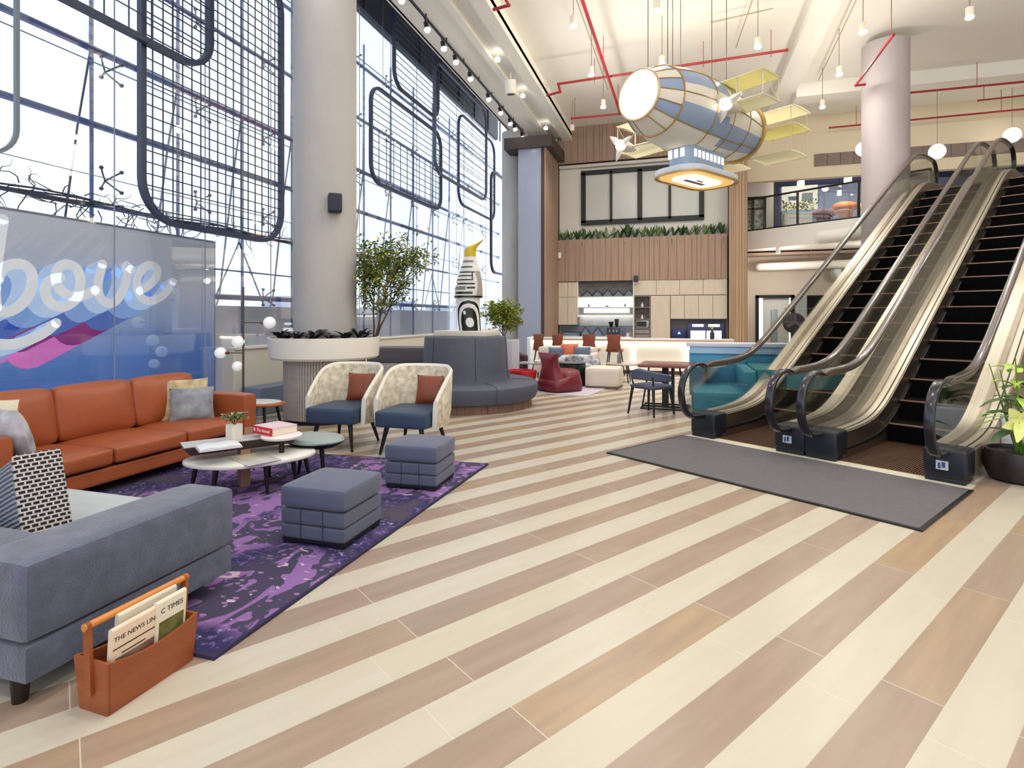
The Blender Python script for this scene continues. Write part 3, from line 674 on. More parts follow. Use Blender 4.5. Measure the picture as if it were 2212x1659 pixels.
struct('ceiling_mezzanine', bbox(1.92, 16, 19.6, 26, 6.95, 7.0), M('mezz_ceiling', (74,70,102), .7))
struct('wall_mezzanine_rear', bbox(1.9, 16, 25.6, 25.8, 4.26, 7), M('mezz_wall', (168,178,202), .8, var=(.6,.1)))
struct('wall_left_return', bbox(1.9, 2.0, 19.6, 26, 0, 7), warm_paint)
# window with trees at the left of the mezzanine
t = thing('window_4', None, None); t['kind'] = 'structure'
b = nb(); 
for x in (2.05, 2.52, 2.92): box(b, x-.05, x+.05, 21.9, 22, 4.26, 5.85)
box(b, 2.0, 2.97, 21.9, 22, 5.78, 5.88); box(b, 2.0, 2.97, 21.9, 22, 5.42, 5.47)
struct('window_frame', b, black, t); struct('pane', bbox(2.05,2.92,21.95,21.97,4.26,5.8), M('window_view', (196,200,190), .4, var=(7,.7), c2=(70,80,62)), t)
b = nb(); box(b, 2.97, 3.3, 21.9, 22.3, 4.26, 7); box(b, 2.0, 2.97, 21.9, 22.3, 5.88, 7)
struct('wall_mezzanine_left', b, M('mezz_return', (196,186,170), .8))
struct('wall_mezzanine_pier', bbox(3.12, 3.27, 21.0, 21.3, 4.26, 7), M('blue_pier', (60,68,120), .4))
t = thing('hotel_artwork_wall', 'white lit display wall with pictures upstairs behind the balcony glass', 'display', (0,0,0))
obj('wall_board', bbox(3.72, 4.95, 23.4, 23.5, 4.26, 6.5), M('display_white', (236,230,214), .6, emit=.25), t)
obj('picture', bbox(3.95,4.3,23.36,23.4,5.95,6.1), M('pic_dark', (70,70,70), .6, var=(9,.6)), t); obj('picture', bbox(4.42,4.78,23.36,23.4,5.9,6.2), M('pic_grey', (150,148,140), .6, var=(12,.5)), t)
b = nb(); random.seed(8)
for k in range(260):
    p = (random.uniform(3.6,4.7), random.uniform(22.4,22.7), random.uniform(5.35,5.75)); leafmesh(b, p, (random.uniform(-1,1), -.4, random.uniform(-.3,1)), (0,0,1), .12, .07, k % 2, .3, 2)
box(b, 3.55, 4.75, 22.4, 22.7, 4.26, 5.4, mi=2)
one('planter_hedge', b, [leaf, M('yellow_flower', (214,200,60), .5), M('planter_teal', (84,108,110), .5)], 'yellow green hedge planter upstairs behind the white counter', 'hedge')
one('upstairs_counter', bbox(3.35, 4.2, 20.6, 21.0, 4.26, 5.0, .02), M('counter_white', (232,230,228), .5), 'plain white counter upstairs behind the balcony glass', 'counter')
for k, (x, y, rx, z, c, lab) in enumerate(((5.5,21.9,.42,5.36,(204,112,44),'big orange rounded seat upstairs near the column'), (5.2,20.9,.3,5.0,(196,142,104),'tan bolster-shaped seat upstairs in front of the orange one'), (4.75,21.6,.42,5.1,(124,84,86),'dark mauve heap of cushions upstairs left of the orange seat'), (6.25,22.3,.35,5.4,(204,176,60),'yellow rounded seat upstairs at the column edge'))):
    b = nb(); ball(b, (0,0,.0), rx, 20, s=(1,.6,.42 if k != 1 else .3)); 
    o = one('lounge_pouf', b, M('pouf%d' % k, c, .7, var=(4,.15)), lab, 'seat', (x, y, z)); b = nb(); lathe(b, [(rx*.5,0),(rx*.5,z-4.26-.05)], 20); obj('base', b, MATS['pouf%d' % k], o, loc=(0,0,4.26-z))
for k, (x, y, lab) in enumerate(((4.02,21.5,'square lit ceiling lamp upstairs over the white counter'), (5.45,21.4,'square lit ceiling lamp upstairs close to the column'), (5.7,23.5,'small lit ceiling lamp upstairs at the rear'))):
    b = nb(); s_ = .1 if k < 2 else .06; box(b, -s_, s_, -s_, s_, -.18, 0, .02); o = one('ceiling_lamp', b, M('mezz_lamp', (255,248,244), .5, emit=10), lab, 'lamp', (x, y, 6.25)); b = nb(); tube(b, [(0,0,0),(0,0,.7)], .01); obj('stem', b, black, o)
    L_ = bpy.data.lights.new('lamp_light', 'POINT'); L_.energy = 45; L_.shadow_soft_size = .1; q = bpy.data.objects.new('lamp_light', L_); COL.objects.link(q); q.parent = o; q.location = (0,0,-.3)
# balcony glass railing along the diagonal slab edge
t = thing('balcony_railing', 'glass balcony railing with dark top rail left of the escalators', 'railing')
A, B_ = LP(-5.3, 11.06), LP(-.35, 11.06); n = 3
for k in range(n):
    p, q = A.lerp(B_, k/n+.004), A.lerp(B_, (k+1)/n-.004); b = nb(); sweep(b, [(p.x,p.y,4.78),(q.x,q.y,4.78)], [(-.008,-.5),(.008,-.5),(.008,.5),(-.008,.5)]); obj('glass_panel', b, clear, t)
    b = nb(); box(b, -.03, .03, -.03, .03, 4.26, 5.28, mat=Matrix.Translation((q.x, q.y, 0))); obj('post', b, black, t)
b = nb(); sweep(b, [(A.x,A.y,5.29),(B_.x,B_.y,5.29)], circ(.03, 8)); obj('top_rail', b, black, t)
b = nb(); sweep(b, [(A.x,A.y,4.28),(B_.x,B_.y,4.28)], [(-.02,-.03),(.02,-.03),(.02,.03),(-.02,.03)]); obj('base_channel', b, black, t)
# globe lamps
for k, (x, y, z, lab) in enumerate(((4.95,17.9,6.25,'glowing round globe lamp half hidden by the right column'), (6.75,18.0,6.05,'glowing round globe lamp over the left escalator'), (8.72,18.6,6.5,'glowing round globe lamp at the right end, above the escalator top'))):
    o = one('globe_lamp', ball(nb(), (0,0,0), .2, 20), M('globe_glow', (255,250,238), .5, emit=6), lab, 'lamp', (x, y, z)); b = nb(); tube(b, [(0,0,.19),(0,0,7.8-z if y < 99 else 1)], .006, 5); obj('cord', b, MATS['wire'], o)
# ground floor rear wall, right of the pillar
GW = M('rear_beige', (206,194,180), .8, var=(.7,.06))
b = nb(); box(b, 1.9, 2.42, 20.3, 20.5, 0, 3.66); box(b, 2.42, 16, 20.3, 20.5, 2.22, 3.66); box(b, 3.6, 3.98, 20.3, 20.5, 0, 2.22); box(b, 5.4, 16, 20.3, 20.5, 0, 2.22)
struct('wall_rear_ground', b, GW)
t = thing('door_1', None, None); t['kind'] = 'structure'
b = nb(); box(b, 2.42, 2.52, 20.25, 20.35, 0, 2.22); box(b, 3.5, 3.6, 20.25, 20.35, 0, 2.22); box(b, 2.42, 3.6, 20.25, 20.35, 2.14, 2.24); struct('door_frame', b, black, t)
b = nb(); box(b, 2.66, 3.45, 20.35, 20.39, 0, 2.14); struct('door_leaf', b, M('door_white', (214,216,212), .5), t)
struct('door_glass', bbox(2.9, 3.1, 20.33, 20.35, .5, 1.75, .03), M('door_pane', (160,174,184), .15), t); struct('door_handle', bbox(3.33,3.36,20.29,20.33,1.1,1.8), black, t)
t = thing('door_2', None, None); t['kind'] = 'structure'; struct('door_glass', bbox(3.98, 5.4, 20.34, 20.38, 0, 2.22), M('dark_glass', (22,22,28), .1, spec=.7), t); struct('door_jamb', bbox(3.62,3.96,20.22,20.3,0,2.2), M('jamb_grey', (176,184,186), .4), t)
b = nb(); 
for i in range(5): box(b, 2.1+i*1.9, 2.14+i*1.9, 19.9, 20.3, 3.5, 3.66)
box(b, 1.95, 12, 19.7, 20.3, 3.52, 3.6); struct('trim_4', b, M('soffit_taupe', (176,152,138), .8, var=(2,.2)))  # strips below the balcony slab, mottled taupe
def pipe(label, P, r, m=white_paint, nm='duct_pipe', cat='pipe'):
    b = nb(); tube(b, P, r, 16); ball(b, P[0], r, 14); return one(nm, b, m, label, cat)
pipe('white round duct along the underside of the balcony', [(2.5,19.9,3.15),(7.6,19.0,3.15)], .13)
pipe('shorter white round duct higher up, crossing the balcony front', [tuple(LP(-2.9,10.83,3.8)), tuple(LP(-.6,10.83,3.8))], .2)
t = thing('round_vent', 'round white wall vent with dark middle under the balcony', 'vent', (4.95, 19.75, 2.95)); b = nb(); lathe(b, [(.26,.0),(.3,-.04),(.3,-.56)][::-1], 32, mat=Matrix.Rotation(pi/2, 4, 'X')); obj('ring', b, M('ring_white', (222,222,222), .5), t)
b = nb(); lathe(b, [(.1,0),(.1,.02)], 24, mat=Matrix.Translation((0,-.01,0)) @ Matrix.Rotation(pi/2, 4, 'X')); obj('opening', b, black, t)
t = thing('pedestal_fan', 'dark round pedestal fan in front of the rear doors', 'fan', (3.3, 18.6, 0))
b = nb(); lathe(b, [(.22,0),(.22,.03),(.03,.06),(.025,1.1)], 20); obj('stand', b, black, t)
b = nb(); lathe(b, [(.05,-.09),(.3,-.05),(.32,0),(.3,.05),(.06,.09)], 28, mat=TR(0,0,1.32,0,R(80))); obj('cage', b, M('fan_grey', (58,50,56), .4), t)
b = nb()
for k in range(3): box(b, -.05, .05, 0, .26, .1, .12, mat=TR(0,0,1.32,0,R(80)) @ Matrix.Rotation(2*pi*k/3, 4, 'Z'))
obj('blade', b, M('fan_blade', (90,84,88), .4), t)

# ------------------------------------------------------------------ escalators
def sp_(x, k=.22): return k*log(1+exp(max(-40, min(40, x/k))))
RUN = 7.38; SL = 4.26/RUN
def rise(t, t0): return SL*(sp_(t-t0)-sp_(t-t0-RUN))
TS = [.22, .5, .8]+[1.0+.1*i for i in range(10)]+[2.0+.5*i for i in range(13)]+[8.1+.1*i for i in range(16)]+[9.8, 10.1]
def strip(bm, l0, l1, top, bot, ts=TS, mi=0):
    prev = None
    for t_ in ts:
        a = [bm.verts.new((l0, t_, bot(t_))), bm.verts.new((l1, t_, bot(t_))), bm.verts.new((l1, t_, top(t_))), bm.verts.new((l0, t_, top(t_)))]
        if prev:
            for j in range(4): bm.faces.new((prev[j], prev[(j+1) % 4], a[(j+1) % 4], a[j])).material_index = mi
        else: bm.faces.new(a[::-1]).material_index = mi
        prev = a
    bm.faces.new(prev).material_index = mi
    bmesh.ops.recalc_face_normals(bm, faces=bm.faces[:])
deck = lambda t_: .30+rise(t_, 1.25)
def newel(t, lc):
    b = nb(); box(b, lc-.165, lc+.165, 0, .30, .04, .31, .03); box(b, lc-.15, lc+.15, .01, .28, 0, .05, .01); obj('newel_box', b, M('newel_black', (20,24,36), .45), t)
def balustrade(t, lc, inner, outer):
    hz = lambda t_: .92+rise(t_, 1.13)
    # handrail loop
    P = []
    for k in range(13):
        a = R(-115-15*k if k else -115); P.append((lc, -.10+.33*cos(a)*1.05, .59+.33*sin(a)))
    P = [(lc, .08, .27)]+[p for p in P if p[2] > .26 or p[1] < -.1]
    P += [(lc, t_, hz(t_)) for t_ in TS if t_ <= 9.5]
    T0, Zt = 9.6, hz(9.6)
    for k in range(0, 11): a = R(90-17*k); P.append((lc, T0+.35*cos(a), Zt-.33+.33*sin(a)))
    b = nb(); sweep(b, P, rrect(-.042, .042, -.022, .022, .018, 2), up=(1,0,0)) if False else None
    # profile: wide across the lane (local x), thin along the normal
    t_ = nb(); rings = []
    for i, p in enumerate(P):
        q0, q1 = Vector(P[max(i-1,0)]), Vector(P[min(i+1,len(P)-1)]); d = (q1-q0).normalized(); nrm = Vector((0, -d.z, d.y))
        rings.append([t_.verts.new(Vector(p)+Vector((u,0,0))+nrm*v) for u, v in rrect(-.042, .042, -.02, .024, .018, 3)])
    m = len(rings[0])
    for A_, B2 in zip(rings, rings[1:]):
        for j in range(m): t_.faces.new((A_[j], A_[(j+1)%m], B2[(j+1)%m], B2[j]))
    t_.faces.new(rings[0]); t_.faces.new(rings[-1]); bmesh.ops.recalc_face_normals(t_, faces=t_.faces[:])
    for f_ in t_.faces: f_.material_index = 1 if f_.calc_center_median().y < .02 or f_.calc_center_median().y > 8.75 else 0
    obj('handrail', t_, [rubber, rubber_dark], t)
    # guide under the handrail
    gts = [-.05]+[x for x in TS if x <= 9.6]
    b = nb(); strip(b, lc-.018, lc+.018, lambda x: hz(x)-.02, lambda x: hz(x)-.055, gts); obj('handrail_guide', b, steel2, t)
    # glass
    gts = [-.38, -.33, -.25, -.15, -.05]+[x for x in TS if x <= 9.6]+[9.75, 9.85, 9.92]
    def top(x):
        if x < -.1: return .59+sqrt(max(.0001, .31**2-(x+.1)**2))
        if x > 9.6: return Zt-.33+sqrt(max(.0001, .33**2-(x-9.6)**2))
        return hz(x)-.05
    def bot(x):
        if x < -.1: return max(.32, .59-sqrt(max(.0001, .31**2-(x+.1)**2)))
        return deck(x)-.01 if x > .22 else .3
    b = nb(); strip(b, lc-.006, lc+.006, top, bot, gts); obj('glass_panel', b, clear, t)
    b = nb(); strip(b, lc-inner, lc+outer, deck, lambda x: max(.01, deck(x)-.34)); obj('deck', b, steel, t)
    if inner > .155 or outer > .155:
        a_, c_ = (lc+.03, lc+outer+.004) if outer > .155 else (lc-inner-.004, lc-.03)
        b = nb(); strip(b, a_, c_, lambda x: deck(x)+.012, lambda x: deck(x)-.002); obj('centre_deck', b, M('centre_bronze', (96,86,74), .5, metal=.6, var=(14,.25)), t)
    b = nb(); strip(b, lc-.03, lc+.03, lambda x: deck(x)+.02, deck); obj('glass_clamp', b, steel2, t)
    b = nb(); strip(b, lc+outer-.05 if inner > outer else lc+outer-.045, lc+outer-.037, lambda x: deck(x)+.003, deck); obj('deck_seam', b, black, t)
def escalator(l0, label, outer_left, outer_right):
    """lane whose left balustrade centre is l0, right one l0+1.06"""
    t = thing('escalator', label, 'escalator', (.24, 7.31, 0), -EA, group='pair of escalators')
    balustrade(t, l0, .14 if outer_left else .16, .15); newel(t, l0)
    balustrade(t, l0+1.06, .15, .14 if outer_right else .16); newel(t, l0+1.06)
    for lc in (l0, l0+1.06):
        s_ = 1 if lc == l0 else -1
        b = nb(); strip(b, lc+s_*.15-.012, lc+s_*.15+.012, lambda x: deck(x)-.02, lambda x: max(.0, rise(x, 1.42)-.1)); obj('skirt', b, steel2, t)
        b = nb(); x0 = lc+s_*.165; strip(b, min(x0, x0+s_*.02), max(x0, x0+s_*.02), lambda x: rise(x,1.42)+.13, lambda x: rise(x,1.42)+.1); obj('skirt_brush', b, black, t)
    a, c = l0+.17, l0+.89
    sm = M('step_black', (3,3,4), .8, spec=.1); nm = M('step_edge', (150,116,98), .35, metal=.4)
    for k in range(18):
        t0 = 1.5+.41*k; z = .2367*(k+1); b = nb(); box(b, a, c, t0, t0+.43, z-.2367, z, 0)
        for j in range(24): box(b, a+.01+j*.03, a+.022+j*.03, t0-.004, t0, z-.22, z-.03)
        o = obj('step', b, sm, t); b = nb(); box(b, a, c, t0-.01, t0+.01, z-.016, z+.003, .003, 1); obj('step_edge', b, nm, o)
    b = nb(); box(b, a-.02, c+.02, .1, 1.5, .0, .012)
    for j in range(30): box(b, a+.005+j*.0243, a+.015+j*.0243, .1, 1.5, .012, .02)
    obj('landing_plate', b, M('landing_brown', (110,84,66), .45, metal=.5), t)
    obj('landing_plate', bbox(a-.02, c+.02, 8.85, 10.5, 4.2, 4.27), MATS['landing_brown'], t)
    L0, L1 = l0-.15, l0+1.21
    b = nb(); strip(b, L0+.02, L1-.02, lambda x: rise(x,1.9)-.35-.6, lambda x: rise(x,1.9)-.37-.6, [x for x in TS if x > 3.2]); obj('truss_soffit', b, M('soffit_panel', (206,198,188), .6), t)
    for cnd, lo in ((outer_left, L0), (outer_right, L1-.02)):
        if cnd: b = nb(); strip(b, lo, lo+.02, lambda x: deck(x)-.03, lambda x: max(.0, rise(x,1.9)-.97)); obj('side_cladding', b, M('cladding', (190,172,150), .3, metal=.7, var=(1.5,.1)), t)
    for lc in ((l0,) if outer_left is None else (l0+1.06,)):
        b = nb(); box(b, lc-.06, lc+.03, -.012, .0, .12, .20); obj('label_plate', b, M('label_white', (206,212,228), .5), t); 
        b = nb(); box(b, lc-.045, lc-.025, -.015, -.012, .13, .18); box(b, lc-.015, lc+.01, -.015, -.012, .14, .19); obj('label_mark', b, M('label_ink', (70,84,130), .5), t)
    return t
escalator(0.02, 'left escalator, nearer the teal booth, with glass sides and black steps', True, False)
escalator(1.40, 'right escalator, nearer the plant in the black bowl, with glass sides and black steps', False, True)
# walk-off mat and pale stone margin
def quad(l0, l1, t0, t1, z0, z1, bev=.004):
    b = nb(); box(b, l0, l1, t0, t1, z0, z1, bev, 1); b.transform(Matrix.Translation((.24,7.31,0)) @ Matrix.Rotation(-EA, 4, 'Z')); return b
struct('trim_5', quad(-.17, 2.66, -.36, .12, 0, .006, 0), M('pale_stone', (226,218,196), .4))
t = thing('entrance_mat', 'grey walk-off mat with black edging in front of the escalators', 'mat', (.24, 7.31, 0), -EA)
obj('mat_field', bbox(-.17, 2.66, -1.5, -.1, 0.007, .014), M('mat_grey', (104,102,106), .95, var=(30,.12), bump=(300,.4)), t)
b = nb(); box(b, -.2, 2.69, -1.53, -1.5, .001, .013); box(b, -.2, -.17, -1.5, -.1, .007, .013); box(b, 2.66, 2.69, -1.5, -.1, .007, .013); obj('mat_edge', b, black, t)

# ------------------------------------------------------------------ bowl planter and white box at the right
t = thing('bowl_planter', 'low black bowl planter with yellow green flowering plant at the right edge', 'planter', (3.0, 6.24, 0))
b = nb(); lathe(b, [(.18,0),(.24,.02),(.275,.1),(.28,.2),(.265,.28),(.245,.285),(.24,.25),(.02,.24)], 48); obj('bowl', b, M('bowl_black', (40,30,34), .35), t)
b = nb(); lathe(b, [(.24,.24),(.01,.25)], 30); obj('soil', b, MATS['soil'], t)
random.seed(14); b = nb()
for k in range(8):
    a = random.uniform(0, 6.28); P = [Vector((.03*cos(a), .03*sin(a), .24))]; h = random.uniform(.35, .95)
    for i in range(1, 6): P.append(Vector((.03*cos(a)+cos(a)*.05*i*h, .03*sin(a)+sin(a)*.05*i*h, .24+h*i/5)))
    tube(b, P, [.012,.011,.01,.008,.006,.004], 7)
obj('stem', b, M('stem_green', (96,140,40), .4), t)
b = nb()
for k in range(26):
    a = 2*pi*k/26*5; h = .35+.75*k/26; leafmesh(b, (.06*cos(a), .06*sin(a), h), (cos(a), sin(a), random.uniform(.1,.9)), (0,0,1), random.uniform(.2,.36), .11, 0 if h < .75 else 1, .5, 6, .25)
obj('foliage', b, [leaf, M('leaf_lime', (170,204,70), .4, var=(5,.2))], t)
b = nb(); c0 = Vector((-.12,-.2,.56))
for k in range(6):
    a = 2*pi*k/6; leafmesh(b, c0, (cos(a)*.9, -.5+.3*sin(a), sin(a)*.9), (0,-1,0), .19, .1, 0, .15, 5, .3)
for k in range(3): leafmesh(b, c0+Vector((-.05,0,.05)), (-1, -.1, .25-.2*k), (0,0,1), .3, .04, 1, .2, 5, .2)
obj('flower', b, [M('petal_cream', (232,236,150), .45), MATS['leaf_lime']], t)
b = nb(); tube(b, [(0,0,.24), tuple(c0*.5+Vector((0,0,.15))), tuple(c0)], .012, 6); obj('flower_stem', b, MATS['stem_green'], t)
t = thing('box_planter', 'white square planter with dark leaves behind the black bowl planter', 'planter', (3.58, 7.1, 0), -EA)
b = nb(); box(b, -.28, .28, -.28, .28, 0, .5, .02); obj('pot', b, M('box_white', (228,232,240), .35), t)
b = nb()
for k in range(34): a = random.uniform(0, 6.28); leafmesh(b, (.1*cos(a), .1*sin(a), .5+random.random()*.25), (cos(a), sin(a), random.uniform(.3,1.6)), (0,0,1), .3, .09, 0, .5, 4, .2)
tube(b, [(0,0,.45),(0,0,.8)], .02, 6); obj('foliage', b, leaf, t)

# ------------------------------------------------------------------ rug
def rugmat():
    m = bpy.data.materials.new('purple_rug'); m.use_nodes = True; N = m.node_tree.nodes; L = m.node_tree.links; b = N['Principled BSDF']
    tc = N.new('ShaderNodeTexCoord')
    def noise(sc_, det, dist, off=0, sq=(1,1,1), kind='N'):
        mp = N.new('ShaderNodeMapping'); mp.inputs['Location'].default_value = (off, off*.7, 0); mp.inputs['Scale'].default_value = sq; L.new(tc.outputs['Object'], mp.inputs[0])
        n = N.new('ShaderNodeTexNoise' if kind == 'N' else 'ShaderNodeTexVoronoi'); n.inputs['Scale'].default_value = sc_
        if kind == 'N': n.inputs['Detail'].default_value = det; n.inputs['Distortion'].default_value = dist
        L.new(mp.outputs[0], n.inputs['Vector']); return n.outputs[0]
    def step(v, a, c=.01):
        r = N.new('ShaderNodeMapRange'); r.inputs[1].default_value = a; r.inputs[2].default_value = a+c; L.new(v, r.inputs[0]); return r.outputs[0]
    def mix(f, a, c):
        n = N.new('ShaderNodeMix'); n.data_type = 'RGBA'; L.new(f, n.inputs[0])
        for i, q in ((6, a), (7, c)):
            if isinstance(q, tuple): n.inputs[i].default_value = lin(q)+(1,)
            else: L.new(q, n.inputs[i])
        return n.outputs[2]
    big = noise(1.1, 3, .6, 5); leafn = noise(3.6, 1.5, 1.8, 2, (1.4, .9, 1)); spk = noise(26, 5, .3, 9); lp = noise(7, 2, 1.2, 13, (1, 1.8, 1)); v2 = noise(9, 0, 0, 3, (1.0, 1.7, 1), 'V')
    c = mix(step(leafn, .50, .02), (62, 56, 84), (134, 98, 158))
    c = mix(step(v2, .17, .02), (150, 108, 164), c)
    c = mix(step(lp, .66, .02), c, (196, 172, 190))
    navy = mix(step(spk, .54, .08), (40, 36, 84), (104, 88, 146)); navy = mix(step(spk, .66, .03), navy, (178, 160, 188))
    c = mix(step(big, .50, .10), c, navy); c = mix(step(big, .62, .06), c, (70, 62, 78))
    L.new(c, b.inputs['Base Color']); b.inputs['Roughness'].default_value = .95
    bp = N.new('ShaderNodeBump'); bp.inputs['Strength'].default_value = .4; bp.inputs['Distance'].default_value = .005; L.new(spk, bp.inputs['Height']); L.new(bp.outputs[0], b.inputs['Normal'])
    return m
t = thing('purple_rug', 'large purple and indigo patterned rug under the front lounge seats', 'rug')
rp = [(-1.955,1.95),(-1.875,5.32),(-3.7,5.16),(-5.3,5.05),(-5.3,1.95)]
b = nb(); prism(b, rp, 0, .014); obj('pile', b, rugmat(), t)
b = nb(); sweep(b, [(p[0], p[1], .007) for p in rp], [(-.012,-.007),(.012,-.007),(.012,.009),(-.012,.009)], closed=True); obj('edge_binding', b, M('rug_edge', (46,38,72), .9), t)
RZ = .014
# ------------------------------------------------------------------ orange sofa
t = thing('leather_sofa', 'long orange leather three-seat sofa in front of the blue panel', 'sofa', (-4.6, 2.6, 0))
D_ = .95
obj('base', soft(nb(), -D_+.05, -.02, .03, 2.57, .10, .235, .0, .02), leather, t)
for y0, y1 in ((0,.2),(2.4,2.6)):
    b = nb(); soft(b, -D_, .0, y0, y1, .10, .64, .008, .03); obj('arm', b, leather, t)
b = nb(); soft(b, -D_-.02, -D_+.16, .15, 2.45, .10, .72, .0, .03); obj('back_frame', b, leather, t)
for k in range(3):
    y0 = .2+.7335*k; b = nb(); soft(b, -.74, .01, y0+.004, y0+.73, .245, .395, .022, .035); obj('seat_cushion', b, leather, t)
    b = nb(); soft(b, -.1, .1, y0+.004, y0+.73, 0, .5, .045, .06, axis=0); b.transform(Matrix.Translation((-.71, 0, .375)) @ Matrix.Rotation(R(-10), 4, 'Y')); obj('back_cushion', b, leather, t)
for x in (-.85, -.12):
    for y in (.12, 2.48): b = nb(); box(b, x-.04, x+.04, y-.04, y+.04, RZ, .10, .005); obj('leg', b, blackwood, t)
def cushion(label, loc, rz, tilt, w=.45, h=.42, th=.15, mats=None, group=None, roll=0):
    b = nb(); pillow(b, w, h, th); return one('cushion', b, mats, label, 'cushion', None, 0, group), loc, rz, tilt
def place_cushion(label, loc, rz, tilt, w, h, th, m, roll=0, seam=None):
    b = nb(); pillow(b, w, h, th); b.transform(Matrix.Rotation(roll, 4, 'Y')); b.transform(Matrix.Rotation(tilt, 4, 'X')); b.transform(Matrix.Rotation(rz, 4, 'Z'))
    return one('cushion', b, m, label, 'cushion', loc)
marb_y = M('cream_yellow_marbled', (226,212,170), .75, var=(9,.4), c2=(150,128,96), bump=(60,.2))
marb_g = M('silver_grey_marbled', (160,164,172), .6, var=(9,.3), c2=(112,116,128), bump=(60,.2))
place_cushion('cream and gold marbled cushion at the far end of the orange sofa', (-5.10, 4.70, .40), R(52), R(-14), .46, .44, .13, marb_y)
place_cushion('silver grey crinkled cushion leaning on the gold marbled one', (-4.96, 4.66, .395), R(50), R(-14), .42, .36, .13, marb_g)
place_cushion('white cushion with smoky grey marks at the near end of the orange sofa', (-4.80, 2.97, .40), R(-10), R(16), .42, .44, .16, M('smoky_white', (226,226,232), .7, var=(5,.6), c2=(120,118,128), bump=(30,.3)))
place_cushion('plain cream cushion lying over the near arm of the orange sofa', (-4.98, 2.86, .52), R(10), R(-8), .4, .36, .14, M('plain_cream', (222,212,188), .8, bump=(90,.3)))
# ------------------------------------------------------------------ grey sofa, front left
t = thing('velvet_sofa', 'big blue grey velvet sofa block at the lower left corner', 'sofa', (0,0,0))
gv = M('sofa_velvet', (84,92,118), .8, var=(11,.42), bump=(120,.5), sheen=.4)
gs = M('seat_light_grey', (188,194,200), .8, var=(3,.12), bump=(90,.35), scale=(.4,4,1), sheen=.2)
b = nb(); soft(b, -2.70, -2.36, 1.47, 2.5, .25, .565, .006, .035); obj('arm', b, gv, t)
b = nb(); soft(b, -4.1, -2.705, 1.47, 1.80, .25, .53, .006, .035); obj('backrest', b, gv, t)
b = nb(); soft(b, -4.1, -2.37, 1.475, 2.49, .10, .245, .0, .015); obj('base', b, gv, t)
b = nb(); soft(b, -4.08, -2.71, 1.81, 2.6, .25, .41, .014, .04); obj('seat_cushion', b, gs, t)
for x in (-2.47, -4.0):
    for y in (1.52, 2.28): b = nb(); lathe(b, [(.026,RZ if y > 2 else 0),(.034,.105)], 12, (x, y, 0)); b.transform(Matrix.Translation((-.3 if (y > 2 and x > -3) else 0, 0, 0))); obj('leg', b, M('leg_espresso', (30,16,16), .4), t)
b = nb(); box(b, -2.95, -2.45, 1.58, 2.4, .07, .105); obj('under_rail', b, black, t)
# knit pillow: striped grey body, black and white woven face
def knit():
    m = bpy.data.materials.new('woven_face'); m.use_nodes = True; N = m.node_tree.nodes; L = m.node_tree.links; b = N['Principled BSDF']
    tc = N.new('ShaderNodeTexCoord'); sx_ = N.new('ShaderNodeSeparateXYZ'); mp = N.new('ShaderNodeCombineXYZ'); L.new(tc.outputs['Object'], sx_.inputs[0]); L.new(sx_.outputs[1], mp.inputs[0]); L.new(sx_.outputs[2], mp.inputs[1])
    br = N.new('ShaderNodeTexBrick'); br.inputs['Scale'].default_value = 1; br.inputs['Brick Width'].default_value = .032; br.inputs['Row Height'].default_value = .021; br.inputs['Mortar Size'].default_value = .0042
    br.inputs['Color1'].default_value = lin((14,12,18))+(1,); br.inputs['Color2'].default_value = lin((30,28,36))+(1,); br.inputs['Mortar'].default_value = lin((186,178,178))+(1,)
    L.new(mp.outputs[0], br.inputs[0]); L.new(br.outputs[0], b.inputs['Base Color']); b.inputs['Roughness'].default_value = .9
    bp = N.new('ShaderNodeBump'); bp.inputs['Strength'].default_value = 1; bp.inputs['Distance'].default_value = .01; L.new(br.outputs[1], bp.inputs['Height']); L.new(bp.outputs[0], b.inputs['Normal']); return m
t = thing('knit_cushion', 'thick cushion with black and white woven face and grey striped side on the grey sofa', 'cushion', (-2.93, 1.96, .415), rot=(0, 0, 0))
MK = Matrix.Translation((.0, -.03, .015)) @ Matrix.Rotation(R(-16), 4, 'Z') @ Matrix.Rotation(R(-22), 4, 'Y')
b = nb(); soft(b, -.035, .0, -.10, .10, 0, .43, .0, .016)
o = obj('woven_face', b, knit(), t); o.matrix_local = MK.copy()
def stripe():
    m = bpy.data.materials.new('striped_side'); m.use_nodes = True; N = m.node_tree.nodes; L = m.node_tree.links; b = N['Principled BSDF']
    tc = N.new('ShaderNodeTexCoord'); wv = N.new('ShaderNodeTexWave'); wv.bands_direction = 'Z'; wv.inputs['Scale'].default_value = 14; wv.inputs['Distortion'].default_value = 1.2; wv.inputs['Detail Scale'].default_value = 2; L.new(tc.outputs['Object'], wv.inputs[0])
    cr = N.new('ShaderNodeValToRGB'); L.new(wv.outputs[1], cr.inputs[0]); cr.color_ramp.elements[0].color = lin((78,84,98))+(1,); cr.color_ramp.elements[1].color = lin((158,164,176))+(1,); L.new(cr.outputs[0], b.inputs['Base Color'])
    b.inputs['Roughness'].default_value = .85; bp = N.new('ShaderNodeBump'); bp.inputs['Strength'].default_value = .8; bp.inputs['Distance'].default_value = .01; L.new(wv.outputs[1], bp.inputs['Height']); L.new(bp.outputs[0], b.inputs['Normal']); return m
b = nb(); soft(b, -.42, -.02, -.097, .097, .0, .425, .012, .04); o2 = obj('striped_body', b, stripe(), t); o2.matrix_local = MK.copy()
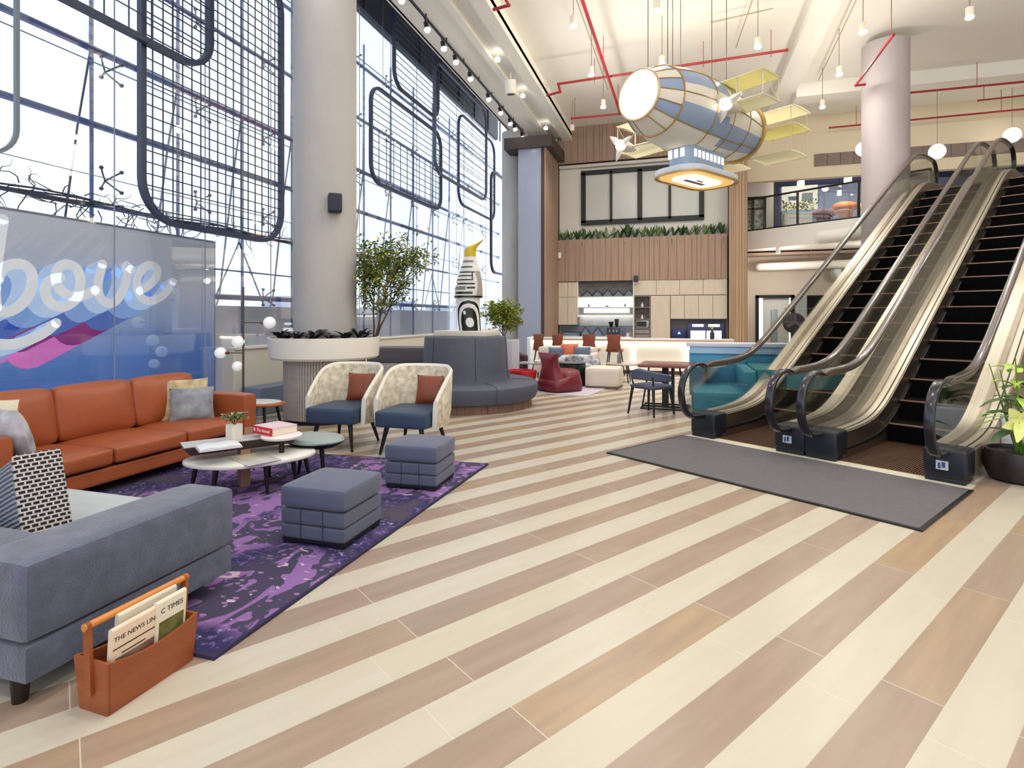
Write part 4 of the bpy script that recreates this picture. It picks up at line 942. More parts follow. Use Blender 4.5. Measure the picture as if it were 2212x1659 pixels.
# ------------------------------------------------------------------ magazine basket
t = thing('magazine_basket', 'orange brown wooden magazine carrier with round handle bar beside the grey sofa', 'magazine rack', (-2.125, 1.74, 0), R(-2))
W2, L2 = .085, .175
def side(bm, sx):      # long side with a dipped top edge
    n = 14; prev = None
    for i in range(n+1):
        u = -1+2*i/n; zt = .205-.03*(1-u*u) if sx > 0 else .205-.03*(1-u*u); y = u*L2; yt = u*(L2+.012)
        ring = [bm.verts.new((sx*(W2-.02), y, 0)), bm.verts.new((sx*(W2-.008), y, 0)), bm.verts.new((sx*(W2+.008), yt, zt)), bm.verts.new((sx*(W2-.004), yt, zt))]
        if prev:
            for j in range(4): bm.faces.new((prev[j], prev[(j+1)%4], ring[(j+1)%4], ring[j]))
        else: bm.faces.new(ring)
        prev = ring
    bm.faces.new(prev); bmesh.ops.recalc_face_normals(bm, faces=bm.faces[:])
for sx in (-1, 1): b = nb(); side(b, sx); obj('side_panel', b, basketwood, t)
for sy in (-1, 1):
    b = nb(); prism(b, [(-W2+.01,.0),(W2-.01,.0),(W2+.006,.205),(-W2-.006,.205)], -.006, .006, 'xz'); b.transform(Matrix.Translation((0, sy*(L2+.004), 0)) @ Matrix.Rotation(-sy*R(3.2), 4, 'X')); obj('end_panel', b, basketwood, t)
    b = nb(); prism(b, rrect(-.016,.016,.07,.355,.014,3), -.007, .007, 'xz'); b.transform(Matrix.Translation((0, sy*(L2+.02), 0)) @ Matrix.Rotation(-sy*R(2), 4, 'X')); obj('handle_post', b, basketwood, t)
b = nb(); tube(b, [(0,-L2-.045,.338),(0,L2+.045,.338)], .0145, 16); obj('handle_bar', b, M('handle_wood', (206,130,62), .35, var=(3,.2)), t)
obj('bottom', bbox(-.066,.066,-.17,.17,.0,.012), basketwood, t)
for k, (dy, h, wd, dx, m_, lab, mast, pic) in enumerate(((-.065,.30,.20,.035,(228,206,182),'folded pinkish newspaper at the near end of the basket','THE NEWS LINE',(150,120,110)),(.085,.315,.14,.045,(226,218,198),'folded newspaper with olive picture at the far end of the basket','C TIMES',(120,116,62)),(.02,.325,.26,-.005,(214,206,190),'large plain folded newspaper behind the other two in the basket',None,None))):
    t = thing('newspaper', lab, 'newspaper', (-2.125+dx, 1.74+dy, .014)); pm = M('newsprint%d' % k, m_, .8, var=(8,.06))
    b = nb(); prof = rrect(-.011, .011, 0, h, .0105, 5); prism(b, prof, -wd/2, wd/2, 'xz'); b.transform(Matrix.Rotation(R(4), 4, 'Y')); obj('sheets', b, pm, t)
    if mast:
        b = text_bm(mast, .026 if k == 0 else .03, .0003); b.transform(Matrix.Rotation(R(4), 4, 'Y') @ Matrix.Translation((.0118, 0, h-.045)) @ Matrix.Rotation(pi/2, 4, 'Z') @ Matrix.Rotation(pi/2, 4, 'X')); obj('masthead', b, M('newsink', (40,34,34), .8), t)
        b = bbox(.0112,.0118,-wd*.42,wd*.42,h*.35,h*.72 if k else h*.6); b.transform(Matrix.Rotation(R(4), 4, 'Y')); obj('picture', b, M('newspic%d' % k, pic, .8, var=(25,.55)), t)
        if k == 0:
            b = nb(); box(b, .0115,.0121,-wd*.48,wd*.48,h*.72,h*.735); box(b, .0115,.0121,-wd*.3,wd*.2,h*.63,h*.645); b.transform(Matrix.Rotation(R(4), 4, 'Y')); obj('rule', b, MATS['newsink'], t)
            b = bbox(.0119,.0122,wd*.1,wd*.42,h*.4,h*.52); b.transform(Matrix.Rotation(R(4), 4, 'Y')); obj('red_block', b, M('newsred', (196,50,48), .8, var=(20,.4)), t)
# ------------------------------------------------------------------ ottomans
def ottoman(x, y, rz, label):
    t = thing('cube_ottoman', label, 'ottoman', (x, y, RZ), rz); s = .245; st = M('ottoman_base', (16,16,22), .5)
    b = nb(); soft(b, -s, s, -s, s, .235, .385, .012, .03); obj('seat_cushion', b, ottfab, t)
    for z0, z1 in ((.135,.232),(.04,.133)):
        for k in range(3):      # quilted panels round the band
            w = 2*s/3
            pass
        b = nb(); soft(b, -s+.006, s-.006, -s+.006, s-.006, z0, z1, .003, .014); obj('quilted_band', b, ottfab, t)
    b = nb()
    for k in (-1, 1):
        for sy in (-1, 1): box(b, k*s/3-.0015, k*s/3+.0015, sy*(s-.004)-.0035, sy*(s-.004)+.0035, .045, .23)
    obj('stitch_line', b, M('stitch', (44,48,66), .8), t)
    b = nb(); box(b, -s+.015, s-.015, -s+.015, s-.015, .02, .042); [box(b, i*(s-.06)-.04, i*(s-.06)+.04, j*(s-.06)-.04, j*(s-.06)+.04, 0, .02) for i in (-1,1) for j in (-1,1)]; obj('base', b, st, t)
ottoman(-2.285, 3.30, R(1), 'nearer blue grey cube ottoman, beside the grey sofa corner')
ottoman(-2.235, 4.55, R(3), 'farther blue grey cube ottoman, near the second armchair')
# ------------------------------------------------------------------ coffee table group
def legt(p0, p1, r0=.022, r1=.013): return tube(nb(), [p0, p1], [r0, r1], 10)
t = thing('coffee_table', 'white oval coffee table with raised dark tray and small disc shelf, on the purple rug', 'table', (-3.6, 4.0, RZ))
ov = [(.50*cos(a)*(1+.06*cos(2*a)), .36*sin(a)*(1+.05*cos(3*a))) for a in [2*pi*k/48 for k in range(48)]]
ov = [(x*cos(R(38))-y*sin(R(38)), x*sin(R(38))+y*cos(R(38))) for x, y in ov]
TZ = .28
b = nb(); prism(b, ov, TZ-.035, TZ, bev=.012); obj('tabletop', b, M('oval_white', (232,230,226), .35), t)
for x, y in ((-.36,-.30),(-.12,-.31),(.27,-.12),(.36,.14),(.38,.30),(-.05,.28),(-.38,-.02)): obj('leg', legt((x*.9,y*.9,TZ-.035),(x,y,0)), blackwood, t)
TM = Matrix.Translation((-.16, .04, 0)) @ Matrix.Rotation(R(-36)+pi/2, 4, 'Z')
b = nb(); prism(b, [(-.46,.40),(-.40,.33),(.40,.33),(.46,.40)], -.13, .13, 'xz', bev=.004); b.transform(TM); obj('tray', b, M('tray_dark', (52,36,34), .4), t, label='dark raised tray')
b = bbox(-.45,.45,-.125,.125,.40,.406); b.transform(TM); obj('tray_top', b, M('tray_surface', (196,198,204), .3), t)
b = bbox(.06,.44,.125,.14,.36,.47); b.transform(TM); obj('end_panel', b, tan, t); b = bbox(-.02,.06,-.12,.02,0,.33); b.transform(TM); obj('end_panel', b, tan, t)
b = nb(); lathe(b, [(.15,.13),(.17,.14),(.175,.155),(.17,.16)], 40, (.2,.14,TZ)); obj('disc_shelf', b, M('oval_white', (232,230,226), .35), t)
b = nb(); tube(b, [(.2,.14,TZ),(.2,.14,TZ+.13)], .022, 12); obj('post', b, black, t)
t = thing('pebble_table', 'grey green pebble-shaped table at the rear of the coffee table', 'table', (-3.33, 4.52, RZ))
b = nb(); lathe(b, [(.25,.30),(.28,.31),(.29,.325),(.27,.35),(.2,.365),(.01,.37)], 40, sx=1, sy=.75); obj('tabletop', b, M('pebble_grey', (150,162,162), .45), t)
b = nb(); lathe(b, [(.2,.26),(.275,.30),(.01,.301)], 40, sx=1, sy=.75); obj('underside', b, black, t)
for a in (90, 210, 330): obj('leg', legt((.12*cos(R(a)), .1*sin(R(a)), .28), (.16*cos(R(a)), .13*sin(R(a)), 0)), blackwood, t)
t = thing('thick_book', 'thick red-spined book lying on the disc shelf of the coffee table', 'book', (-3.52, 4.2, .456), R(-16.5))
bw, bd = .145, .125
obj('page_block', bbox(-bw+.004,bw-.003,-bd+.006,bd,.006,.062), M('page_cream', (226,214,198), .8), t)
b = nb(); box(b, -bw, bw, -bd, bd+.003, .062, .068); box(b, -bw, bw, -bd, bd+.003, 0, .006); obj('cover', b, M('book_pink', (226,196,204), .4), t)
b = nb(); box(b, -bw, bw, -bd-.004, -bd+.006, 0, .068, .003, 1); obj('spine', b, M('book_red', (206,36,42), .4), t)
b = text_bm('The Annual', .042, .0005); b.transform(Matrix.Translation((.015,-bd-.005,.036)) @ Matrix.Rotation(pi/2, 4, 'X')); obj('spine_title', b, M('title_white', (250,246,250), .5), t)
obj('spine_label', bbox(-.13,-.1,-bd-.0055,-bd-.004,.022,.052), M('spine_grey', (206,206,226), .5), t)
t = thing('open_book', 'pale book lying open on the near end of the dark tray', 'book', (-3.66, 3.70, .42), R(-36)+pi/2)
for s_ in (0,):
    b = nb(); prism(b, [(-.15,0),(.15,0),(.155,.018),(.08,.03),(0,.022),(-.08,.03),(-.155,.018)], -.11, .11, 'xz', bev=.002); obj('pages', b, M('page_blue', (222,226,232), .6), t)
obj('cover', bbox(-.16,.16,-.113,.113,-.0,.003), M('book_pink', (226,196,204), .4), t)
t = thing('open_magazine', 'open magazine spread flat on the oval coffee table', 'magazine', (-3.46, 3.88, TZ+RZ), R(-25))
for s_ in (-1, 1): obj('page', bbox(min(0,s_*.2), max(0,s_*.2), -.14, .14, 0, .006, .002, 1), M('magpage%d' % s_, (206,206,204) if s_ > 0 else (204,196,180), .5, var=(7,.3)), t)
t = thing('small_plant_pot', 'square cream pot with small green plant on the dark tray', 'potted plant', (-3.76, 3.97, .42), R(-10))
b = nb(); prism(b, rrect(-.052,.052,-.052,.052,.012,3), 0, .14, bev=.003); obj('pot', b, whitecer, t)
random.seed(4); b = nb()
for k in range(9):
    a = random.uniform(0, 6.28); tube(b, [(0,0,.13),(.03*cos(a),.03*sin(a),.17),(.07*cos(a),.07*sin(a),.2+random.random()*.03)], .003, 4)
obj('stem', b, bark, t); b = nb()
for k in range(150):
    a = random.uniform(0, 6.28); r = .1*sqrt(random.random()); leafmesh(b, (r*cos(a), r*sin(a), .175+random.random()*.05), (cos(a), sin(a), random.uniform(.2,1.2)), (0,0,1), .035, .022, k % 2, .3, 2)
obj('foliage', b, [leaf, M('sage', (150,168,112), .5)], t)
# ------------------------------------------------------------------ armchairs
def armchair():
    t = thing('tub_armchair', 'x', 'armchair', (0,0,0), group='marbled tub armchairs')
    n = 40; th = .05; bm = nb(); tr = nb(); prev = None; R_ = []
    for i in range(n+1):
        u = -1+2*i/n; a = u*pi/2          # -90..90 around the back; straight arms in front
        # plan: superellipse back + straight arms
        if abs(u) > .62: f = (abs(u)-.62)/.38; x, y = math.copysign(.345, u), .06-.30*f; nx, ny = math.copysign(1, u), 0
        else: a = u/.62*pi/2; x, y = .345*sin(a), .06+.27*cos(a); nx, ny = sin(a), cos(a)
        k = abs(u); zt = .60 + (.34)*(1-(max(0, k-.30)/.70)**1.7) if k > .30 else .94
        R_.append((x, y, nx, ny, zt))
    for (x, y, nx, ny, zt) in R_:
        ln = .045*(zt-.45)/.45
        pr = []
        for off, z in ((th/2, .29), (th/2+ln*.5+.006, .45), (th/2+ln, zt-.02), (ln, zt+.008), (-th/2+ln, zt-.02), (-th/2+ln*.3, .45), (-th/2, .29)):
            pr.append(bm.verts.new((x+nx*off, y+ny*off, z)))
        if prev:
            for j in range(7): bm.faces.new((prev[j], prev[(j+1)%7], pr[(j+1)%7], pr[j])).material_index = 1 if j in (2,3) else 0
        else: bm.faces.new(pr).material_index = 1
        prev = pr
    bm.faces.new(prev).material_index = 1; bmesh.ops.recalc_face_normals(bm, faces=bm.faces[:])
    obj('shell', bm, [shell, shell_trim], t, sharp=.9)
    b = nb(); soft(b, -.305, .305, -.37, .28, .30, .485, .01, .03); obj('seat_cushion', b, seatblue, t)
    b = nb(); soft(b, -.306, .306, -.371, .0, .385, .391, 0, .002); obj('piping', b, M('piping_navy', (34,54,86), .5), t)
    for sx in (-1, 1):
        obj('leg', legt((sx*.2,-.26,.32),(sx*.26,-.32,0),.03,.014), blackwood, t); obj('leg', legt((sx*.2,.2,.32),(sx*.27,.28,0),.03,.014), blackwood, t)
        o = None
    return t
a0 = armchair(); a1 = dup(a0)
for o, loc, rz, lab in ((a0, (-3.77,5.70,0), R(3), 'left marbled cream tub armchair with blue seat, in front of the column planter'), (a1, (-2.88,5.70,0), R(1), 'right marbled cream tub armchair with blue seat, in front of the round bench')):
    o.location = loc; o.rotation_euler[2] = rz; o['label'] = lab
for loc, rz, lab in (((-3.72,5.90,.485), R(6), 'brown leather cushion in the left tub armchair'), ((-2.80,5.90,.485), R(2), 'brown leather cushion in the right tub armchair')):
    place_cushion(lab, loc, rz, R(-12), .35, .34, .12, leather_b)
# oval side table behind the sofa arm
t = thing('side_table', 'low side table with white top and orange wood edge behind the sofa arm', 'table', (-5.05, 5.75, 0))
b = nb(); lathe(b, [(.28,.40),(.31,.415),(.31,.43),(.28,.432)], 40, sx=1.1, sy=.8); obj('tabletop', b, M('orange_wood', (190,110,52), .35, var=(4,.2)), t)
b = nb(); lathe(b, [(.25,.432),(.255,.444),(.24,.446)], 40, sx=1.1, sy=.8); obj('top_inlay', b, marble, t)
for x, y in ((-.2,-.14),(.2,-.14),(.2,.14),(-.2,.14)): obj('leg', legt((x*.8,y*.8,.4),(x*1.1,y*1.1,0),.02,.013), blackwood, t)
# ------------------------------------------------------------------ floor lamp with globes
t = thing('globe_floor_lamp', 'tall thin bronze floor lamp with four white globes between the blue panel and the column', 'floor lamp', (-5.95, 6.45, 0))
br = M('bronze', (96,82,66), .4, metal=.6)
b = nb(); lathe(b, [(.13,0),(.13,.02),(.012,.03)], 24); obj('base', b, br, t)
b = nb(); tube(b, [(0,0,.02),(0,0,1.93)], .014, 10); obj('pole', b, br, t)
gl = M('globe_white', (236,236,236), .4, emit=.35)
for z, ang, l, r in ((1.42,15,.38,.085),(1.15,200,.07,.085),(.99,195,.33,.08),(.80,190,.09,.07)):
    c_ = (l*cos(R(ang)), l*sin(R(ang)), z); b = nb(); tube(b, [(0,0,z),tuple(c_)], .007, 6); a_ = obj('arm', b, br, t)
    b = ball(nb(), c_, r, 22); obj('globe', b, gl, a_)
    b = nb(); k_ = 1-r/max(l,.12); tube(b, [(c_[0]*k_*.85, c_[1]*k_*.85, z),(c_[0]*k_*1.02, c_[1]*k_*1.02, z)], .022, 12); obj('socket', b, M('copper', (150,92,50), .35, metal=.6), a_)

# ------------------------------------------------------------------ round bench with sculpture
t = thing('round_bench', 'round grey upholstered bench with tall conical back on a wood base', 'bench', (-3.55, 8.95, 0))
b = nb()
for k in range(60):
    a = 2*pi*k/60; w = .056+.002*(k % 3); box(b, -w, w, -.02, .0+.004*(k % 2), .0, .13, mat=Matrix.Rotation(a, 4, 'Z') @ Matrix.Translation((0, 1.13, 0)))
lathe(b, [(1.08,.0),(1.12,.0),(1.12,.13),(1.08,.13)], 60); obj('wood_base', b, wooddark, t)
b = nb(); lathe(b, [(.6,.13),(1.16,.13),(1.20,.15),(1.235,.25),(1.25,.34),(1.24,.385),(1.205,.415),(1.15,.43),(.72,.44),(.6,.43)], 72); obj('seat_ring', b, benchfab, t)
b = nb(); lathe(b, [(.5,.40),(.79,.40),(.755,.47),(.735,.60),(.705,1.14),(.69,1.165),(.66,1.175),(.02,1.175)], 72); obj('cone_back', b, benchfab, t)
for k in range(6):
    a = 2*pi*k/6+.25; ca, sa = cos(a), sin(a)
    obj('seam', tube(nb(), [(r*ca, r*sa, z) for r, z in ((1.203,.15),(1.238,.25),(1.253,.34),(1.243,.385),(1.2,.42),(1.1,.434),(.80,.442))], .004, 5), M('seam_dark', (48,50,60), .8), t)
    a -= .18; ca, sa = cos(a), sin(a); obj('seam', tube(nb(), [(r*ca, r*sa, z) for r, z in ((.757,.47),(.737,.6),(.707,1.14),(.69,1.167),(.4,1.177))], .004, 5), MATS['seam_dark'], t)
one('sculpture_plinth', bbox(-.46, .5, -.3, .3, 0, .09, .008), M('plinth_cream', (226,218,202), .5), 'flat cream plinth slab on top of the round bench', 'plinth', (-3.55, 8.95, 1.176), R(-5))
t = thing('sculpture', 'tall black and white banded sculpture with a curved yellow tip on the bench plinth', 'sculpture', (-3.47, 8.95, 1.266), R(16.9))
def ell(bm, secs, n=28, mi=None):   # stacked elliptical sections: (cx, cz, rx, ry)
    rings = []
    for s_ in secs: rings.append([bm.verts.new((s_[0]+s_[2]*cos(2*pi*k/n), s_[3]*sin(2*pi*k/n), s_[1]+(s_[4] if len(s_) > 4 else 0)*cos(2*pi*k/n))) for k in range(n)])
    for i, (A_, B2) in enumerate(zip(rings, rings[1:])):
        for j in range(n): bm.faces.new((A_[j], A_[(j+1)%n], B2[(j+1)%n], B2[j])).material_index = (mi(i, j) if mi else 0)
    bm.faces.new(rings[0][::-1]); bm.faces.new(rings[-1]); bmesh.ops.recalc_face_normals(bm, faces=bm.faces[:])
def interp(K, n):
    K = [tuple(K[0])]+[tuple((a_+2*b_+c_)/4 for a_, b_, c_ in zip(K2[0], K2[1], K2[2])) for K2 in zip(K, K[1:], K[2:])]+[tuple(K[-1])]
    out = []
    for i in range(n+1):
        z = K[0][1]+(K[-1][1]-K[0][1])*i/n
        for p, q in zip(K, K[1:]):
            if p[1]-1e-9 <= z <= q[1]+1e-9:
                f = (z-p[1])/(q[1]-p[1]); f = f*f*(3-2*f)*.5+f*.5; out.append((p[0]+(q[0]-p[0])*f, z, p[2]+(q[2]-p[2])*f, p[3]+(q[3]-p[3])*f)); break
    return out
sm_ = [M('paint_white', (226,224,222), .35), M('paint_black', (16,14,16), .3), M('paint_grey', (128,124,124), .4), M('paint_sand', (166,156,144), .4)]
b = nb(); ell(b, interp([(.0,0,.19,.15),(-.02,.2,.2,.16),(-.03,.4,.2,.16),(-.03,.6,.2,.15)], 20), mi=lambda i, j: 0); obj('lower_body', b, sm_[0], t)
def patch(bm, K, n, zlist, ang0, ang1, off=.004, mi=0):   # raised painted patch following the ellipse surface
    S = interp(K, 60); prev = None
    for z in zlist:
        s_ = min(S, key=lambda q: abs(q[1]-z)); a0, a1 = ang0(z), ang1(z); ring = []
        for k in range(n+1):
            a = R(a0+(a1-a0)*k/n); ring.append(bm.verts.new((s_[0]+(s_[2]+off)*cos(a), (s_[3]+off)*sin(a), z)))
        if prev:
            for k in range(n): bm.faces.new((prev[k], prev[k+1], ring[k+1], ring[k])).material_index = mi
        prev = ring
KL = [(.0,0,.19,.15),(-.02,.2,.2,.16),(-.03,.4,.2,.16),(-.03,.6,.2,.15)]
def zl(a, c, n=12): return [a+(c-a)*i/n for i in range(n+1)]
b = nb()
def arch(z0, z1, w0, w1, c=-90, cx=0):   # arch-shaped outline: half width by height
    return (lambda z: c-w0*sqrt(max(.0, 1-max(0, (z-z0)/(z1-z0))**4))+cx), (lambda z: c+w0*sqrt(max(.0, 1-max(0, (z-z0)/(z1-z0))**4))+cx)
for (z0, z1, w0, off, mi) in ((0,.52,72,.004,1),(0,.47,58,.007,0),(0,.40,42,.010,1)):
    f0, f1 = arch(z0, z1, w0, w0, -86); patch(b, KL, 16, zl(z0+.002, z1, 22), f0, f1, off, mi)
patch(b, KL, 12, zl(.06,.23,14), lambda z: -84-20*sqrt(max(0,1-((z-.145)/.085)**2)), lambda z: -84+20*sqrt(max(0,1-((z-.145)/.085)**2)), .013, 0)
patch(b, KL, 6, zl(.28,.34,6), lambda z: -112, lambda z: -100, .013, 0)
obj('painted_arches', b, sm_, t)
KU = [(-.03,.56,.24,.17),(-.04,.66,.25,.18),(.0,.85,.22,.16),(-.01,1.05,.17,.13),(.0,1.2,.125,.1),(.0,1.28,.10,.08)]
b = nb(); ell(b, interp(KU, 24)); obj('upper_body', b, sm_[0], t)
b = nb()
for z, h, a0, a1, mi in ((.63,.035,-150,-70,1),(.70,.06,-165,-100,2),(.72,.03,-95,-60,1),(.79,.025,-150,-62,1),(.86,.02,-165,-70,1),(.93,.02,-160,-75,1),(.99,.022,-165,-60,1),(1.08,.02,-160,-70,1),(1.17,.035,-150,-60,2)):
    patch(b, KU, 10, zl(z, z+h, 3), (lambda z_, a0=a0: a0), (lambda z_, a1=a1: a1), .004, mi)
patch(b, KU, 3, zl(.86,.99,8), lambda z: -76, lambda z: -70, .005, 1)
patch(b, KU, 10, zl(.58,1.02,22), lambda z: -56+10*sin((z-.58)*7), lambda z: 40, .006, 3)
patch(b, KU, 12, zl(.565,.60,3), lambda z: -175, lambda z: 0, .008, 1)
obj('painted_bands', b, sm_, t)
b = nb(); ell(b, [(.0,1.275,.105,.085),(.0,1.36,.1,.085),(.01,1.42,.1,.08),(.06,1.47,.115,.065,.03),(.13,1.51,.1,.045,.05),(.2,1.55,.06,.03,.04),(.255,1.585,.025,.018,.02)]); obj('yellow_tip', b, M('tip_yellow', (214,186,38), .4, var=(4,.12)), t)
b = ball(nb(), (.27,1.595,0), .026, 12, s=(1.3,1,.8)); obj('tip_end', b, M('tip_cream', (236,214,180), .5), t)
# shrub behind the bench
t0 = tree('yellow_green_shrub', 'bright yellow green bushy shrub behind the round bench, right of the sculpture', 'shrub', (-3.62, 11.3, 1.02), .82, .56, 18, [leafy, M('leaf_fresh', (142,166,62), .5, var=(8,.3))], 3200, .07, 5, crown0=.3, stems=4, tr=.012)
t = thing('planter_stand', 'tall pale planter box holding the yellow green shrub behind the bench', 'planter', (-3.62, 11.3, 0)); obj('box', bbox(-.28,.28,-.28,.28,0,1.02,.02), M('planter_lilac', (186,184,198), .6), t)
# ------------------------------------------------------------------ rear lounge
t = thing('small_rug', 'pale lilac rug under the burgundy lounge chair', 'rug'); b = nb(); prism(b, [(-3.0,10.7),(-1.68,10.42),(-1.35,12.6),(-3.2,12.8)], 0, .012); obj('pile', b, M('lilac_rug', (196,188,200), .95, var=(20,.1)), t)
def loft(name, secs, mat, parent, n=24):
    bm = nb(); rings = []
    for (cx, cy, cz, rx, ry, tilt, sq) in secs:
        ring = []
        for k in range(n):
            a = 2*pi*k/n; c_, s_ = cos(a), sin(a); e = 2/sq; u = math.copysign(abs(c_)**e, c_)*rx; v = math.copysign(abs(s_)**e, s_)*ry
            ring.append(bm.verts.new((cx+u, cy+v*cos(tilt), cz+v*sin(tilt))))
        rings.append(ring)
    for A_, B2 in zip(rings, rings[1:]):
        for j in range(n): bm.faces.new((A_[j], A_[(j+1)%n], B2[(j+1)%n], B2[j]))
    bm.faces.new(rings[0][::-1]); bm.faces.new(rings[-1]); bmesh.ops.recalc_face_normals(bm, faces=bm.faces[:]); return obj(name, bm, mat, parent, sharp=1.2)
t = thing('lounge_chair', 'burgundy leather bean-style lounge chair with pointed back corners seen from behind', 'chair', (-2.38, 11.05, 0), R(-38))
bl = M('burgundy_leather', (118,32,46), .42, var=(5,.2))
loft('body', [(0,.05,.012,.33,.36,0,4),(0,.05,.04,.37,.41,0,3.6),(0,.05,.18,.38,.42,0,3.2),(0,.04,.30,.35,.38,.12,3)], bl, t)
loft('seat', [(.0,.18,.28,.34,.24,.0,3.4),(.0,.18,.40,.31,.22,.1,3),(.0,.18,.43,.24,.16,.1,2.6)], bl, t)
loft('back', [(0,-.16,.22,.33,.17,.1,3.2),(0,-.17,.38,.26,.15,.1,3),(0,-.19,.52,.21,.12,.1,3),(0,-.22,.64,.22,.10,.1,3.4),(0,-.24,.74,.27,.07,.1,5),(0,-.25,.78,.31,.03,.1,8)], bl, t)
t = thing('cream_ottoman', 'cream leather block ottoman right of the burgundy lounge chair', 'ottoman', (-1.56, 11.95, 0), R(-3))
b = nb(); soft(b, -.36, .36, -.33, .33, .04, .44, .012, .05); obj('body', b, M('cream_leather', (222,210,196), .5, var=(3,.06)), t); b = nb(); soft(b, -.34, .34, -.31, .31, 0, .05, 0, .01); obj('base', b, M('base_taupe', (110,92,84), .7), t)
t = thing('drum_table', 'dark open drum side table behind the burgundy lounge chair', 'table', (-2.27, 12.0, 0)); b = nb(); lathe(b, [(.24,0),(.30,.02),(.30,.48),(.27,.50)], 32); obj('drum', b, M('drum_dark', (26,34,38), .3), t); b = nb(); lathe(b, [(.26,.50),(.305,.50),(.305,.515),(.01,.516)], 32); obj('tabletop', b, M('drum_top', (92,100,104), .3), t)
t = thing('patterned_armchair', 'armchair with black and white mosaic pattern behind the burgundy lounge chair', 'armchair', (-2.28, 12.74, 0), R(16))
mos = M('mosaic_fabric', (214,214,218), .7, var=(9,.8), c2=(70,72,84))
b = nb(); soft(b, -.36, .36, -.3, .3, .16, .42, .02, .05); obj('seat', b, mos, t); b = nb(); soft(b, -.4, .4, .18, .34, .2, .60, .02, .06); obj('backrest', b, mos, t)
for s_ in (-1, 1): b = nb(); soft(b, s_*.4-.07, s_*.4+.07, -.32, .3, .2, .54, .02, .05); obj('arm', b, mos, t)
for x, y in ((-.3,-.25),(.3,-.25),(.3,.25),(-.3,.25)): obj('leg', legt((x,y,.18),(x*1.1,y*1.1,0),.02,.012), blackwood, t)
t = thing('cream_sofa', 'cream leather sofa with high back standing in front of the bar', 'sofa', (-2.52, 13.55, 0), 0); cs = M('sofa_cream', (216,208,198), .6, var=(6,.18))
b = nb(); soft(b, -.95, .55, -.3, .3, .12, .44, .02, .05); obj('seat', b, cs, t); b = nb(); soft(b, -.95, .55, .16, .34, .2, .76, .02, .06); obj('backrest', b, cs, t); b = nb(); soft(b, .42, .60, -.32, .34, .12, .62, .02, .05); obj('arm', b, cs, t)
for x, y in ((-.85,-.22),(.5,-.22),(.5,.25),(-.85,.25)): obj('leg', legt((x,y,.14),(x,y,0),.02,.012), blackwood, t)
oc = M('cushion_orange', (206,110,74), .7, var=(6,.25)); cbl = M('cushion_slate', (92,104,126), .7, var=(8,.2))
place_cushion('orange and cream cushion leaning on the cream sofa', (-2.60, 13.34, .45), R(4), R(-14), .44, .42, .13, oc)
place_cushion('slate blue cushion left of the orange one on the cream sofa', (-2.92, 13.24, .45), R(-6), R(-12), .38, .32, .12, cbl)
place_cushion('slate blue cushion right of the orange one on the cream sofa', (-2.26, 13.24, .45), R(8), R(-12), .40, .34, .12, cbl)
t = thing('low_table', 'small pale round table with glass on it in front of the bar stools', 'table', (-1.28, 13.05, 0)); b = nb(); lathe(b, [(.36,.40),(.38,.41),(.38,.43),(.01,.431)], 36); obj('tabletop', b, M('table_taupe', (186,168,158), .4), t)
for a in (60,180,300): obj('leg', legt((.2*cos(R(a)),.2*sin(R(a)),.4),(.3*cos(R(a)),.3*sin(R(a)),0),.018,.012), blackwood, t)
bottle('glass_jar', 'tall smoky glass jar on the small pale round table', 'jar', -1.36, 13.05, .431, .3, .05, M('smoke_glass', (120,112,120), .15))
t = thing('red_armchair', 'low red round-backed chair half hidden behind the round bench', 'chair', (-3.04, 10.72, 0), R(-20)); rr = M('red_leather', (176,20,36), .4)
b = nb(); lathe(b, [(.15,.12),(.26,.18),(.31,.38),(.30,.44),(.26,.44),(.25,.38),(.01,.34)], 36, sy=.85); obj('tub', b, rr, t); b = nb(); lathe(b, [(.2,0),(.2,.12)], 24); obj('base', b, black, t)
t = thing('plum_armchair', 'dark plum armchair with grey and white cushions at the far column', 'armchair', (-4.15, 13.35, 0), R(30)); pm = M('plum', (70,24,44), .6)
b = nb(); soft(b, -.36, .36, -.34, .34, .12, .42, .02, .05); obj('seat', b, pm, t); b = nb(); soft(b, -.38, .38, .2, .36, .2, .62, .02, .05); obj('backrest', b, pm, t); b = nb(); soft(b, .3, .44, -.34, .3, .12, .56, .01, .04); obj('arm', b, pm, t); obj('foot', bbox(-.3,.3,-.3,.3,0,.13), black, t)
place_cushion('dark grey cushion propped in the plum armchair', (-4.11, 13.20, .44), R(20), R(-10), .44, .42, .13, M('dk_grey_cush', (84,84,96), .7, var=(6,.3)))
t = thing('glass_table', 'small low table with glass top between the bench and the burgundy chair', 'table', (-3.05, 12.1, 0)); obj('tabletop', bbox(-.45,.45,-.3,.3,.46,.48), M('tabletop_grey', (150,140,146), .2), t)
for x in (-.38,.38):
    for y in (-.24,.24): b = nb(); box(b, x-.02,x+.02,y-.02,y+.02,0,.46); obj('leg', b, black, t)
t = thing('black_stool', 'small black round stool at the far column foot', 'stool', (-3.75, 12.5, 0)); b = nb(); lathe(b, [(.14,0),(.16,.03),(.15,.4)], 24); obj('body', b, black, t); b = nb(); lathe(b, [(.17,.40),(.19,.43),(.18,.5),(.1,.52)], 24); obj('seat', b, M('seat_black', (30,28,32), .6), t)
